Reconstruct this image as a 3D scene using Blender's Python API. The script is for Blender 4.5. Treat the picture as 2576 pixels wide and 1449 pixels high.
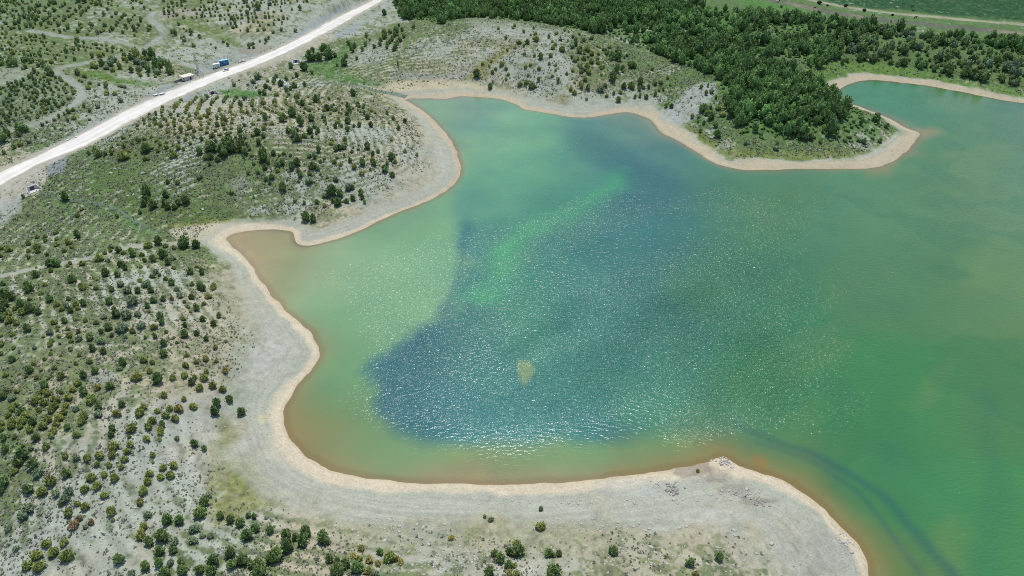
import bpy, bmesh, math, random
import numpy as np
from mathutils import Vector, Matrix
R = math.radians
for o in list(bpy.data.objects): bpy.data.objects.remove(o)
SC = bpy.context.scene
COL = SC.collection
rng = np.random.default_rng(7)
random.seed(7)

# ------------------------------------------------------------------ camera, sky, sun, exposure
CAM_H, PITCH, FPX = 130.0, 36.0, 2700.0 / 1.5528     # metres above the lake, degrees below horizontal, focal length in picture units (2576 wide)
cam = bpy.data.cameras.new("camera"); camo = bpy.data.objects.new("camera", cam); COL.objects.link(camo)
camo.location = (0, 0, CAM_H); camo.rotation_euler = (R(90 - PITCH), 0, 0)
cam.sensor_width = 36.0; cam.lens = 36.0 * FPX / 2576.0
cam.clip_start = 1.0; cam.clip_end = 20000
SC.camera = camo
SUN_EL, SUN_AZ = 69.0, 2.0                          # azimuth from +Y, clockwise
w = bpy.data.worlds.new("World"); SC.world = w; w.use_nodes = True
nt = w.node_tree; nt.nodes.clear()
sky = nt.nodes.new("ShaderNodeTexSky"); sky.sky_type = 'NISHITA'; sky.sun_disc = False
sky.sun_elevation = R(SUN_EL); sky.sun_rotation = R(SUN_AZ); sky.altitude = 1500; sky.dust_density = 1.5
bg = nt.nodes.new("ShaderNodeBackground"); bg.inputs[1].default_value = 0.15
wo = nt.nodes.new("ShaderNodeOutputWorld")
nt.links.new(sky.outputs[0], bg.inputs[0]); nt.links.new(bg.outputs[0], wo.inputs[0])
sun = bpy.data.lights.new("sun", 'SUN'); sun.energy = 3.4; sun.angle = R(0.53); sun.color = (1.0, 0.965, 0.90)
suno = bpy.data.objects.new("sun", sun); COL.objects.link(suno)
sd = Vector((math.sin(R(SUN_AZ)) * math.cos(R(SUN_EL)), math.cos(R(SUN_AZ)) * math.cos(R(SUN_EL)), math.sin(R(SUN_EL))))
suno.rotation_euler = sd.to_track_quat('Z', 'Y').to_euler(); suno.location = sd * 600
SC.view_settings.view_transform = 'Standard'; SC.view_settings.look = 'None'
SC.view_settings.exposure = 0.0; SC.view_settings.gamma = 1.0
SC.cycles.use_denoising = False; SC.cycles.pixel_filter_type = 'BLACKMAN_HARRIS'; SC.cycles.filter_width = 0.95; SC.cycles.sample_clamp_direct = 4.0
SC.cycles.max_bounces = 5; SC.cycles.diffuse_bounces = 3; SC.cycles.glossy_bounces = 2; SC.cycles.transparent_max_bounces = 6
SC.cycles.caustics_reflective = False; SC.cycles.caustics_refractive = False
SC.cycles.sample_clamp_indirect = 4.0

# ------------------------------------------------------------------ helpers
SP, CP = math.sin(R(PITCH)), math.cos(R(PITCH))
def lin(r, g, b, k=1.0):
    c = np.array([r, g, b], float) / 255.0
    return np.where(c <= 0.04045, c / 12.92, ((c + 0.055) / 1.055) ** 2.4) * k
K = 1 / 1.30                                          # seen brightness -> surface colour under this sun and sky
def A(r, g, b): return lin(r, g, b, K)
def ss(a, b, x):
    t = np.clip((x - a) / (b - a), 0, 1); return t * t * (3 - 2 * t)
def ray(u, v):
    xs = (np.asarray(u, float) - 1288) / FPX; ys = (np.asarray(v, float) - 724.5) / FPX
    return xs, CP - ys * SP, -SP - ys * CP
def flat(u, v, z=0.0):
    dx, dy, dz = ray(u, v); t = (CAM_H - z) / (-dz); return dx * t, dy * t
def proj(x, y, z):
    dz = z - CAM_H
    dep = y * CP - dz * SP; yy = -(y * SP + dz * CP)
    dep = np.maximum(dep, 1e-3)
    return 1288 + FPX * x / dep, 724.5 + FPX * yy / dep, dep
def hsh(ix, iy, seed):
    h = (ix.astype(np.uint32) * np.uint32(374761393) + iy.astype(np.uint32) * np.uint32(668265263) + np.uint32((seed * 2246822519) & 0xffffffff))
    h = (h ^ (h >> np.uint32(13))) * np.uint32(1274126177); h = h ^ (h >> np.uint32(16))
    return (h & np.uint32(0xffffff)).astype(np.float32) / 16777215.0
def noise(x, y, s, seed=0):
    x = np.asarray(x, np.float64) / s + 1000.0; y = np.asarray(y, np.float64) / s + 1000.0
    fx, fy = np.floor(x), np.floor(y); ix, iy = fx.astype(np.int64), fy.astype(np.int64)
    tx, ty = (x - fx).astype(np.float32), (y - fy).astype(np.float32)
    tx = tx * tx * (3 - 2 * tx); ty = ty * ty * (3 - 2 * ty)
    a, b, c, d = hsh(ix, iy, seed), hsh(ix + 1, iy, seed), hsh(ix, iy + 1, seed), hsh(ix + 1, iy + 1, seed)
    return (a * (1 - tx) + b * tx) * (1 - ty) + (c * (1 - tx) + d * tx) * ty
def fbm(x, y, s, n=4, seed=0, g=0.5):
    t, a, tot = 0.0, 1.0, 0.0
    for i in range(n):
        t = t + a * noise(x * math.cos(i) - y * math.sin(i), x * math.sin(i) + y * math.cos(i), s / 2 ** i, seed + i * 17); tot += a; a *= g
    return t / tot
def dist_poly(px, py, P, closed):
    P = np.asarray(P, float); n = len(P)
    d2 = np.full(px.shape, 1e18)
    for i in range(n if closed else n - 1):
        a, b = P[i], P[(i + 1) % n]; e = b - a; L = max(e @ e, 1e-12)
        t = np.clip(((px - a[0]) * e[0] + (py - a[1]) * e[1]) / L, 0, 1)
        d2 = np.minimum(d2, (px - a[0] - t * e[0]) ** 2 + (py - a[1] - t * e[1]) ** 2)
    return np.sqrt(d2)
def inside(px, py, P):
    P = np.asarray(P, float); n = len(P); c = np.zeros(px.shape, bool)
    for i in range(n):
        a, b = P[i], P[(i + 1) % n]
        if a[1] == b[1]: continue
        k = ((a[1] > py) != (b[1] > py)) & (px < (b[0] - a[0]) * (py - a[1]) / (b[1] - a[1]) + a[0]); c ^= k
    return c
def pmask(u, v, P, feather):
    """soft inside test, 1 inside, fading across the outline"""
    P = np.asarray(P, float); m = np.zeros(u.shape)
    q = (u > P[:, 0].min() - feather) & (u < P[:, 0].max() + feather) & (v > P[:, 1].min() - feather) & (v < P[:, 1].max() + feather)
    if q.any():
        d = dist_poly(u[q], v[q], P, True); d = np.where(inside(u[q], v[q], P), d, -d)
        m[q] = ss(-feather, feather, d)
    return m
def lmask(x, y, L, half, soft):
    """soft mask round a world polyline"""
    L = np.asarray(L, float); m = np.zeros(x.shape); k = half + soft
    q = (x > L[:, 0].min() - k) & (x < L[:, 0].max() + k) & (y > L[:, 1].min() - k) & (y < L[:, 1].max() + k)
    if q.any(): m[q] = 1 - ss(half - soft, half + soft, dist_poly(x[q], y[q], L, False))
    return m
def smooth(P, n=2):
    P = np.asarray(P, float)
    for _ in range(n):
        a, b = P[:-1], P[1:]
        P = np.vstack([P[:1], np.stack([a * .75 + b * .25, a * .25 + b * .75], 1).reshape(-1, P.shape[1]), P[-1:]])
    return P
def krig(u, v, pts, s, ncol):
    pts = np.asarray(pts, float); W = np.zeros(u.shape); V = np.zeros(u.shape + (ncol,))
    for p in pts:
        k = np.exp(-((u - p[0]) ** 2 + ((v - p[1]) * 1.25) ** 2) / (2 * s * s)) + 1e-4 / (1 + ((u - p[0]) ** 2 + (v - p[1]) ** 2) / 1e4) ** 2
        W += k; V += k[..., None] * p[2:2 + ncol]
    return V / W[..., None]
def gridval(u, v, G):
    G = np.asarray(G, float); ny, nx = G.shape
    gx = np.clip(u / 2576 * (nx - 1), 0, nx - 1.001); gy = np.clip(v / 1449 * (ny - 1), 0, ny - 1.001)
    ix, iy = gx.astype(int), gy.astype(int); tx, ty = gx - ix, gy - iy; tx = tx * tx * (3 - 2 * tx); ty = ty * ty * (3 - 2 * ty)
    return (G[iy, ix] * (1 - tx) + G[iy, ix + 1] * tx) * (1 - ty) + (G[iy + 1, ix] * (1 - tx) + G[iy + 1, ix + 1] * tx) * ty

def link(name, me, mat=None, parent=None, loc=None):
    o = bpy.data.objects.new(name, me); COL.objects.link(o)
    if mat and me is not None and hasattr(me, "materials"): me.materials.append(mat)
    if parent is not None: o.parent = parent
    if loc is not None: o.location = loc
    return o
def tag(o, label=None, cat=None, group=None, kind=None):
    for k, x in (("label", label), ("category", cat), ("group", group), ("kind", kind)):
        if x: o[k] = x
    return o
def npmesh(name, V, F, cols=None, smooth_=False, attrs=None):
    """V (n,3), F (m,k) with one k, cols (n,3) -> mesh with colour attribute 'col'"""
    V = np.ascontiguousarray(V, np.float32); F = np.ascontiguousarray(F, np.int32); m, k = F.shape
    me = bpy.data.meshes.new(name)
    me.vertices.add(len(V)); me.vertices.foreach_set("co", V.ravel())
    me.loops.add(m * k); me.loops.foreach_set("vertex_index", F.ravel())
    me.polygons.add(m); me.polygons.foreach_set("loop_start", np.arange(0, m * k, k, dtype=np.int32))
    if smooth_: me.polygons.foreach_set("use_smooth", np.ones(m, bool))
    if cols is not None:
        a = me.attributes.new("col", 'FLOAT_COLOR', 'POINT')
        a.data.foreach_set("color", np.hstack([cols, np.ones((len(cols), 1))]).astype(np.float32).ravel())
    for n_, d_ in (attrs or {}).items():
        a = me.attributes.new(n_, 'FLOAT', 'POINT'); a.data.foreach_set("value", np.asarray(d_, np.float32).ravel())
    me.update(calc_edges=True); me.validate()
    return me
class MB:
    """collects boxes, prisms and tubes into one mesh"""
    def __init__(s): s.bm = bmesh.new()
    def box(s, c, d, rz=0.0, ry=0.0, bev=0.0):
        r = bmesh.ops.create_cube(s.bm, size=1.0)
        M = Matrix.Translation(c) @ Matrix.Rotation(rz, 4, 'Z') @ Matrix.Rotation(ry, 4, 'Y') @ Matrix.Diagonal((d[0], d[1], d[2], 1))
        bmesh.ops.transform(s.bm, matrix=M, verts=r['verts'])
        if bev:
            es = list({e for v_ in r['verts'] for e in v_.link_edges}); bmesh.ops.bevel(s.bm, geom=es, offset=bev, segments=2, affect='EDGES')
        return s
    def tube(s, a, b, r0, r1=None, n=8):
        a, b = Vector(a), Vector(b); d = b - a; r1 = r0 if r1 is None else r1
        q = bmesh.ops.create_cone(s.bm, cap_ends=True, segments=n, radius1=r0, radius2=r1, depth=d.length)
        M = Matrix.Translation((a + b) / 2) @ d.to_track_quat('Z', 'Y').to_matrix().to_4x4()
        bmesh.ops.transform(s.bm, matrix=M, verts=q['verts']); return s
    def poly(s, pts, h):
        """upright prism through points (x,y,z), extruded by vector h"""
        v0 = [s.bm.verts.new(p) for p in pts]; v1 = [s.bm.verts.new(Vector(p) + Vector(h)) for p in pts]; n = len(pts)
        s.bm.faces.new(v0[::-1]); s.bm.faces.new(v1)
        for i in range(n): s.bm.faces.new((v0[i], v0[(i + 1) % n], v1[(i + 1) % n], v1[i]))
        return s
    def build(s, name, mat, parent=None, loc=None, bev=0.0):
        bmesh.ops.recalc_face_normals(s.bm, faces=s.bm.faces)
        if bev: bmesh.ops.bevel(s.bm, geom=list(s.bm.edges), offset=bev, segments=1, affect='EDGES')
        me = bpy.data.meshes.new(name); s.bm.to_mesh(me); s.bm.free()
        return link(name, me, mat, parent, loc)
def empty(name, loc, rz=0.0):
    o = bpy.data.objects.new(name, None); COL.objects.link(o); o.location = loc; o.rotation_euler = (0, 0, rz); o.empty_display_size = 0.3; return o

# ------------------------------------------------------------------ materials
def nodes(name):
    m = bpy.data.materials.new(name); m.use_nodes = True; t = m.node_tree
    return m, t, t.nodes["Principled BSDF"], t.nodes["Material Output"]
def plain(name, c, rough=0.7, metal=0.0, var=0.12, scale=3.0):
    m, t, b, _ = nodes(name)
    tc = t.nodes.new("ShaderNodeTexCoord"); n = t.nodes.new("ShaderNodeTexNoise"); n.inputs["Scale"].default_value = scale; n.inputs["Detail"].default_value = 5
    mr = t.nodes.new("ShaderNodeMapRange"); mr.inputs[3].default_value = 1 - var; mr.inputs[4].default_value = 1 + var
    mx = t.nodes.new("ShaderNodeMix"); mx.data_type = 'RGBA'; mx.blend_type = 'MULTIPLY'; mx.inputs[0].default_value = 1.0
    mx.inputs[6].default_value = (*c, 1)
    t.links.new(tc.outputs["Object"], n.inputs["Vector"]); t.links.new(n.outputs[0], mr.inputs[0]); t.links.new(mr.outputs[0], mx.inputs[7])
    t.links.new(mx.outputs[2], b.inputs["Base Color"]); b.inputs["Roughness"].default_value = rough; b.inputs["Metallic"].default_value = metal
    return m
def ground_mat(name, bump=0.25, fine=0.28):
    m, t, b, _ = nodes(name)
    at_ = t.nodes.new("ShaderNodeAttribute"); at_.attribute_name = "col"
    tc = t.nodes.new("ShaderNodeTexCoord")
    n1 = t.nodes.new("ShaderNodeTexNoise"); n1.inputs["Scale"].default_value = 2.2; n1.inputs["Detail"].default_value = 8; n1.inputs["Roughness"].default_value = 0.7
    mr = t.nodes.new("ShaderNodeMapRange"); mr.inputs[1].default_value = 0.25; mr.inputs[2].default_value = 0.75; mr.inputs[3].default_value = 1 - fine; mr.inputs[4].default_value = 1 + fine
    mx = t.nodes.new("ShaderNodeMix"); mx.data_type = 'RGBA'; mx.blend_type = 'MULTIPLY'; mx.inputs[0].default_value = 1.0
    bp = t.nodes.new("ShaderNodeBump"); bp.inputs["Strength"].default_value = bump; bp.inputs["Distance"].default_value = 0.5
    t.links.new(tc.outputs["Object"], n1.inputs["Vector"]); t.links.new(n1.outputs[0], mr.inputs[0])
    t.links.new(at_.outputs["Color"], mx.inputs[6]); t.links.new(mr.outputs[0], mx.inputs[7]); t.links.new(mx.outputs[2], b.inputs["Base Color"])
    t.links.new(n1.outputs[0], bp.inputs["Height"]); t.links.new(bp.outputs[0], b.inputs["Normal"])
    b.inputs["Roughness"].default_value = 0.95; b.inputs["Specular IOR Level"].default_value = 0.15
    return m
def leaf_mat(name, use_object_colour):
    m, t, b, out = nodes(name)
    at_ = t.nodes.new("ShaderNodeAttribute"); at_.attribute_name = "col"
    src = at_.outputs["Color"]
    if use_object_colour:
        oi = t.nodes.new("ShaderNodeObjectInfo")
        mx = t.nodes.new("ShaderNodeMix"); mx.data_type = 'RGBA'; mx.blend_type = 'MULTIPLY'; mx.inputs[0].default_value = 1.0
        t.links.new(at_.outputs["Color"], mx.inputs[6]); t.links.new(oi.outputs["Color"], mx.inputs[7]); src = mx.outputs[2]
    t.links.new(src, b.inputs["Base Color"]); b.inputs["Roughness"].default_value = 0.65; b.inputs["Specular IOR Level"].default_value = 0.25
    tr = t.nodes.new("ShaderNodeBsdfTranslucent"); ms = t.nodes.new("ShaderNodeMixShader"); ms.inputs[0].default_value = 0.2
    t.links.new(src, tr.inputs[0]); t.links.new(b.outputs[0], ms.inputs[1]); t.links.new(tr.outputs[0], ms.inputs[2]); t.links.new(ms.outputs[0], out.inputs[0])
    return m
M_GROUND = ground_mat("gravelly_soil"); M_ROAD = ground_mat("crushed_limestone", 0.12, 0.10)
M_LEAF = leaf_mat("needle_foliage", True); M_MASS = leaf_mat("distant_foliage", False)
M_BARK = plain("bark", (0.09, 0.065, 0.045), 0.9)
M_WHITE = plain("white_paint", (0.78, 0.78, 0.75), 0.5, var=0.05); M_CREAM = plain("cream_render", (0.72, 0.68, 0.60), 0.8, var=0.06)
M_ROOF = plain("beige_roof_sheet", (0.74, 0.67, 0.53), 0.8); M_DARK = plain("dark_paint_and_shade", (0.03, 0.035, 0.05), 0.5)
M_BLUE = plain("blue_painted_steel", (0.035, 0.22, 0.42), 0.45, var=0.06); M_BLUEROOF = plain("pale_blue_roof", (0.33, 0.58, 0.68), 0.5, var=0.06)
M_STEEL = plain("galvanised_steel", (0.38, 0.40, 0.42), 0.45, 0.6); M_CONC = plain("pale_concrete", (0.60, 0.58, 0.53), 0.9)
M_CONCD = plain("weathered_concrete", (0.26, 0.24, 0.21), 0.9); M_GLASS = plain("dark_glass", (0.02, 0.025, 0.03), 0.08); M_TYRE = plain("rubber", (0.02, 0.02, 0.02), 0.8)
M_CAR = plain("white_car_paint", (0.80, 0.80, 0.80), 0.25, var=0.02); M_ROCK = plain("pale_limestone", (0.48, 0.45, 0.39), 0.95, var=0.3, scale=2.0)
M_ROCKD = plain("dark_shale", (0.34, 0.32, 0.285), 0.95, var=0.35, scale=2.0); M_WOOD = plain("grey_wood", (0.20, 0.17, 0.14), 0.9)
M_LAMP = plain("lamp_lens", (0.7, 0.7, 0.7), 0.15); M_COWD = plain("dark_hide", (0.035, 0.028, 0.022), 0.9); M_COWW = plain("pale_hide", (0.62, 0.58, 0.50), 0.9); M_COWB = plain("brown_hide", (0.16, 0.08, 0.04), 0.9)

# ------------------------------------------------------------------ outlines measured on the photograph (2576 x 1449 units), anchored below on the terrain itself
SHORE = [(1019,252),(1035,247),(1060,248),(1079,246),(1103,248),(1126,247),(1166,241),(1206,244),(1244,246),(1270,251),(1288,258),(1303,263),(1316,275),(1340,278),(1363,281),(1395,287),(1428,294),(1463,296),(1500,293),(1538,286),(1575,282),(1600,285),(1620,292),(1638,301),(1648,310),(1658,325),(1673,336),(1693,348),(1713,357),(1735,370),(1760,386),(1785,402),(1810,416),(1845,424),(1890,428),(1950,426),(2010,424),(2060,424),(2110,424),(2160,424),(2200,421),(2235,410),(2262,395),(2285,376),(2302,357),(2310,345),(2311,336),(2304,331),(2282,323),(2257,310),(2219,290),(2182,275),(2145,263),(2122,255),(2106,246),(2100,238),(2105,227),(2119,218),(2144,209),(2170,202),(2194,200),(2232,203),(2282,209),(2332,215),(2382,224),(2432,232),(2469,242),(2507,249),(2544,255),(2576,259),(2750,285),(3000,330),(3500,420),(4300,700),(4300,1500),(3300,1800),(2330,1800),(2230,1600),(2184,1437),(2180,1414),(2172,1392),(2164,1372),(2145,1354),(2122,1336),(2094,1307),(2062,1271),(2027,1242),(1982,1213),(1932,1198),(1880,1182),(1855,1172),(1838,1162),(1822,1152),(1800,1156),(1775,1164),(1745,1172),(1700,1180),(1640,1189),(1560,1200),(1480,1209),(1400,1216),(1300,1219),(1200,1220),(1120,1219),(1050,1216),(980,1210),(920,1202),(865,1190),(825,1178),(790,1160),(760,1138),(738,1115),(722,1092),(713,1065),(711,1042),(718,1018),(732,992),(748,968),(768,945),(790,925),(803,905),(807,888),(802,868),(790,847),(772,826),(748,806),(722,785),(700,762),(680,738),(659,712),(644,686),(620,650),(595,628),(575,612),(562,600),(575,590),(600,583),(644,577),(694,576),(719,578),(744,583),(745,597),(744,609),(754,617),(782,616),(819,608),(856,598),(894,584),(931,567),(969,549),(1006,532),(1044,517),(1081,502),(1112,487),(1137,469),(1151,449),(1157,429),(1155,404),(1149,384),(1138,362),(1131,350),(1114,327),(1094,305),(1074,285),(1044,265)]
ROAD_N = [(-120,500),(-40,452),(0,433),(80,398),(160,360),(250,312),(325,272),(400,240),(462,213),(513,193),(562,176),(644,146),(706,119),(769,87),(831,51),(894,22),(939,0),(1010,-36)]
ROAD_S = [(-120,545),(-40,490),(0,469),(50,441),(100,413),(175,385),(240,357),(300,322),(363,288),(425,256),(487,230),(538,207),(587,188),(644,168),(706,140),(769,110),(831,77),(894,41),(966,0),(1040,-40)]
TRACKS = {  # centre line, half width in metres
 't1': ([(525,182),(475,162),(425,147),(390,135),(363,125),(330,115),(295,102),(250,96),(200,96),(150,91),(113,82),(75,77)], 2.2),
 't2': ([(363,125),(375,112),(405,93),(415,82),(405,67),(382,55),(375,40),(385,32)], 2.4),
 't3': ([(363,125),(320,136),(260,150),(200,162),(155,168),(135,178),(155,190),(187,207),(207,230),(205,250),(175,272),(130,295),(87,315),(40,325),(0,332),(-60,340)], 2.2),
 't4': ([(-60,704),(0,697),(100,671),(200,657),(300,627),(375,615),(450,613),(525,612)], 1.7),
 't5': ([(2000,-8),(2040,0),(2082,9),(2132,19),(2182,25),(2257,35),(2332,41),(2432,50),(2576,62),(2800,80)], 3.3),
 't6': ([(900,60),(940,40),(975,15),(1000,-5)], 1.6)}
BED = [(1900,-8),(1940,0),(1994,10),(2040,21),(2107,33),(2182,45),(2257,54),(2332,61),(2432,73),(2576,83),(2800,100)]
BROOK = [(679,198),(699,200),(717,210),(729,218),(751,215),(790,211),(831,209),(861,212),(890,214),(914,217),(939,228),(977,234),(1000,238),(1022,244)]
RILL = [(98,482),(125,492),(150,502),(190,504),(225,508),(258,515),(288,524),(310,536),(325,546),(355,564),(390,579)]

# ------------------------------------------------------------------ terrain height (world metres, lake level 0)
SH = np.stack(flat(*np.array(smooth(np.array(SHORE + SHORE[:1]), 1)).T), 1)
RN = np.stack(flat(*smooth(ROAD_N, 2).T, 5.0), 1); RS = np.stack(flat(*smooth(ROAD_S, 2).T, 5.0), 1)
def resample(P, n):
    s = np.r_[0, np.cumsum(np.linalg.norm(np.diff(P, axis=0), axis=1))]; q = np.linspace(0, s[-1], n)
    return np.stack([np.interp(q, s, P[:, i]) for i in range(P.shape[1])], 1)
NR = 700
RN, RS = resample(RN, NR), resample(RS, NR); RC = (RN + RS) / 2
RCs = RC[::12]
HILLS = [(640,395,66,46,9.5),(1120,130,52,52,8),(1400,175,46,46,9.5),(1960,270,62,52,7),(1700,50,130,80,10),(70,900,60,45,9),(170,1180,40,30,4),(830,1560,60,25,4),(1500,1560,60,22,3),(90,240,45,60,8),(250,60,90,70,7),(560,60,60,60,6),(2400,130,110,60,4),(2010,1300,12,10,2.2),(850,30,60,50,5)]
HC = [(*flat(u, v), a, b, h) for u, v, a, b, h in HILLS]
GX0, GX1, GY0, GY1, GS = -640.0, 700.0, 30.0, 820.0, 1.25
gx = np.arange(GX0, GX1 + .1, GS); gy = np.arange(GY0, GY1 + .1, GS)
XX, YY = np.meshgrid(gx, gy)
D_ = dist_poly(XX.ravel(), YY.ravel(), SH, True).reshape(XX.shape); D_ = np.where(inside(XX, YY, SH), -D_, D_)
D_ = D_ + ((fbm(XX, YY, 7, 3, 501) - .5) * 1.5 + (noise(XX, YY, 2.6, 511) - .5) * .5) * (1 - ss(4, 12, np.abs(D_)))   # small bays and spits of the water's edge
RD_ = dist_poly(XX.ravel(), YY.ravel(), RCs, False).reshape(XX.shape)
def height(x, y, d, rd):
    land = np.maximum(d, 0)
    h = 1.5 * (1 - np.exp(-land / 9)) + 0.014 * np.minimum(land, 250)
    hill = 0
    for cx, cy, a, b, hh in HC: hill = hill + hh * np.exp(-((x - cx) / a) ** 2 - ((y - cy) / b) ** 2)
    h = h + hill * ss(0, 34, land) + (fbm(x, y, 26, 3, 5) - .5) * 2.6 * ss(4, 30, land) + (fbm(x, y, 5, 2, 9) - .5) * 0.35 * ss(2, 12, land)
    s = 1 - ss(6.2, 15, rd); h = h * (1 - s) + 5.0 * s
    bed = -np.minimum(0.09 * -d, 2 + 0.03 * -d); bed = np.maximum(bed, -7)
    return np.where(d > 0, h, bed)
H_ = height(XX, YY, D_, RD_)
def bil(G, x, y):
    fx = np.clip((np.asarray(x, float) - GX0) / GS, 0, len(gx) - 1.001); fy = np.clip((np.asarray(y, float) - GY0) / GS, 0, len(gy) - 1.001)
    ix, iy = fx.astype(int), fy.astype(int); tx, ty = fx - ix, fy - iy
    return (G[iy, ix] * (1 - tx) + G[iy, ix + 1] * tx) * (1 - ty) + (G[iy + 1, ix] * (1 - tx) + G[iy + 1, ix + 1] * tx) * ty
def hz(x, y): return bil(H_, x, y)
def at(u, v):
    """the terrain point seen at a place in the photograph"""
    u = np.atleast_1d(np.asarray(u, float)); v = np.atleast_1d(np.asarray(v, float))
    dx, dy, dz = ray(u, v); X = np.zeros(u.shape); Y = X.copy(); Z = X.copy(); done = np.zeros(u.shape, bool); tp = (CAM_H - 26) / -dz
    for z in np.arange(26, -8, -0.4):
        t = (CAM_H - z) / -dz; x, y = dx * t, dy * t; k = (~done) & (hz(x, y) >= z)
        if k.any():
            lo, hi = tp.copy(), t.copy()
            for _ in range(8):
                m = (lo + hi) / 2; below = hz(dx * m, dy * m) >= CAM_H + dz * m
                hi = np.where(below, m, hi); lo = np.where(below, lo, m)
            X[k], Y[k] = (dx * hi)[k], (dy * hi)[k]; done |= k
        tp = t
    X[~done], Y[~done] = (dx * tp)[~done], (dy * tp)[~done]
    return np.stack([X, Y, hz(X, Y)], 1)
def at1(u, v): return Vector(at(u, v)[0])
def c7(cx, cy): return (600 + cx / 6.44) / 1.5528, (180 + cy / 6.44) / 1.5528      # enlargement of the roadside station
TW = {k: (at(*smooth(P, 2).T)[:, :2], hw) for k, (P, hw) in TRACKS.items()}
BEDW = at(*smooth(BED, 2).T)[:, :2]; BROOKW = at(*smooth(BROOK, 2).T); RILLW = at(*smooth(RILL, 2).T)

ARCS = []
for k in np.linspace(.22, .95, 11):
    c0 = np.array([-40., 245.]); ARCS.append(at(*smooth(c0 + k * (np.array([(100,178),(140,190),(175,207),(198,230),(192,250),(165,268),(120,290),(70,310),(10,322)], float) - c0), 2).T))
# ------------------------------------------------------------------ ground cover: how much grows where
VEG = [[7,7,6,6,4,5,5,9,9,9,9,9,9,9,9,9,9],
       [6,6,5,5,4,6,6,4,4,5,7,9,9,9,9,9,9],
       [7,6,4,2,3,4,4,2,3,3,4,8,9,9,6,6,6],
       [3,7,8,7,7,6,3,1,1,1,1,3,5,5,3,2,2],
       [6,7,6,7,6,3,2,1,1,1,1,1,1,1,1,1,1],
       [7,6,5,4,1,1,1,1,1,1,1,1,1,1,1,1,1],
       [6,5,5,3,1,1,1,1,1,1,1,1,1,1,1,1,1],
       [6,5,4,2,1,1,1,1,1,1,1,1,1,1,1,1,1],
       [6,4,3,3,2,1,1,1,1,1,1,1,1,1,1,1,1],
       [6,3,3,4,4,2,2,2,2,2,2,1,1,1,1,1,1],
       [2,2,3,6,5,3,5,4,4,4,4,5,4,2,1,1,1]]
HUE = [[5,5,5,5,4,4,5,8,8,8,8,8,8,8,9,9,9],
       [5,5,5,5,3,4,4,3,3,5,6,8,8,8,8,8,8],
       [5,5,4,4,4,4,3,3,3,3,5,8,8,8,8,8,8],
       [4,7,7,6,5,4,3,3,3,3,3,5,6,6,6,6,6],
       [5,6,6,6,4,3,3,3,3,3,3,3,3,3,3,3,3],
       [4,4,4,3,3,3,3,3,3,3,3,3,3,3,3,3,3],
       [4,4,4,3,3,3,3,3,3,3,3,3,3,3,3,3,3],
       [4,4,4,3,3,3,3,3,3,3,3,3,3,3,3,3,3],
       [5,4,4,3,3,3,3,3,3,3,3,3,3,3,3,3,3],
       [5,4,3,4,4,3,3,2,2,2,2,2,2,2,2,2,2],
       [4,3,3,4,4,4,4,3,3,3,3,3,3,3,3,3,3]]
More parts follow.
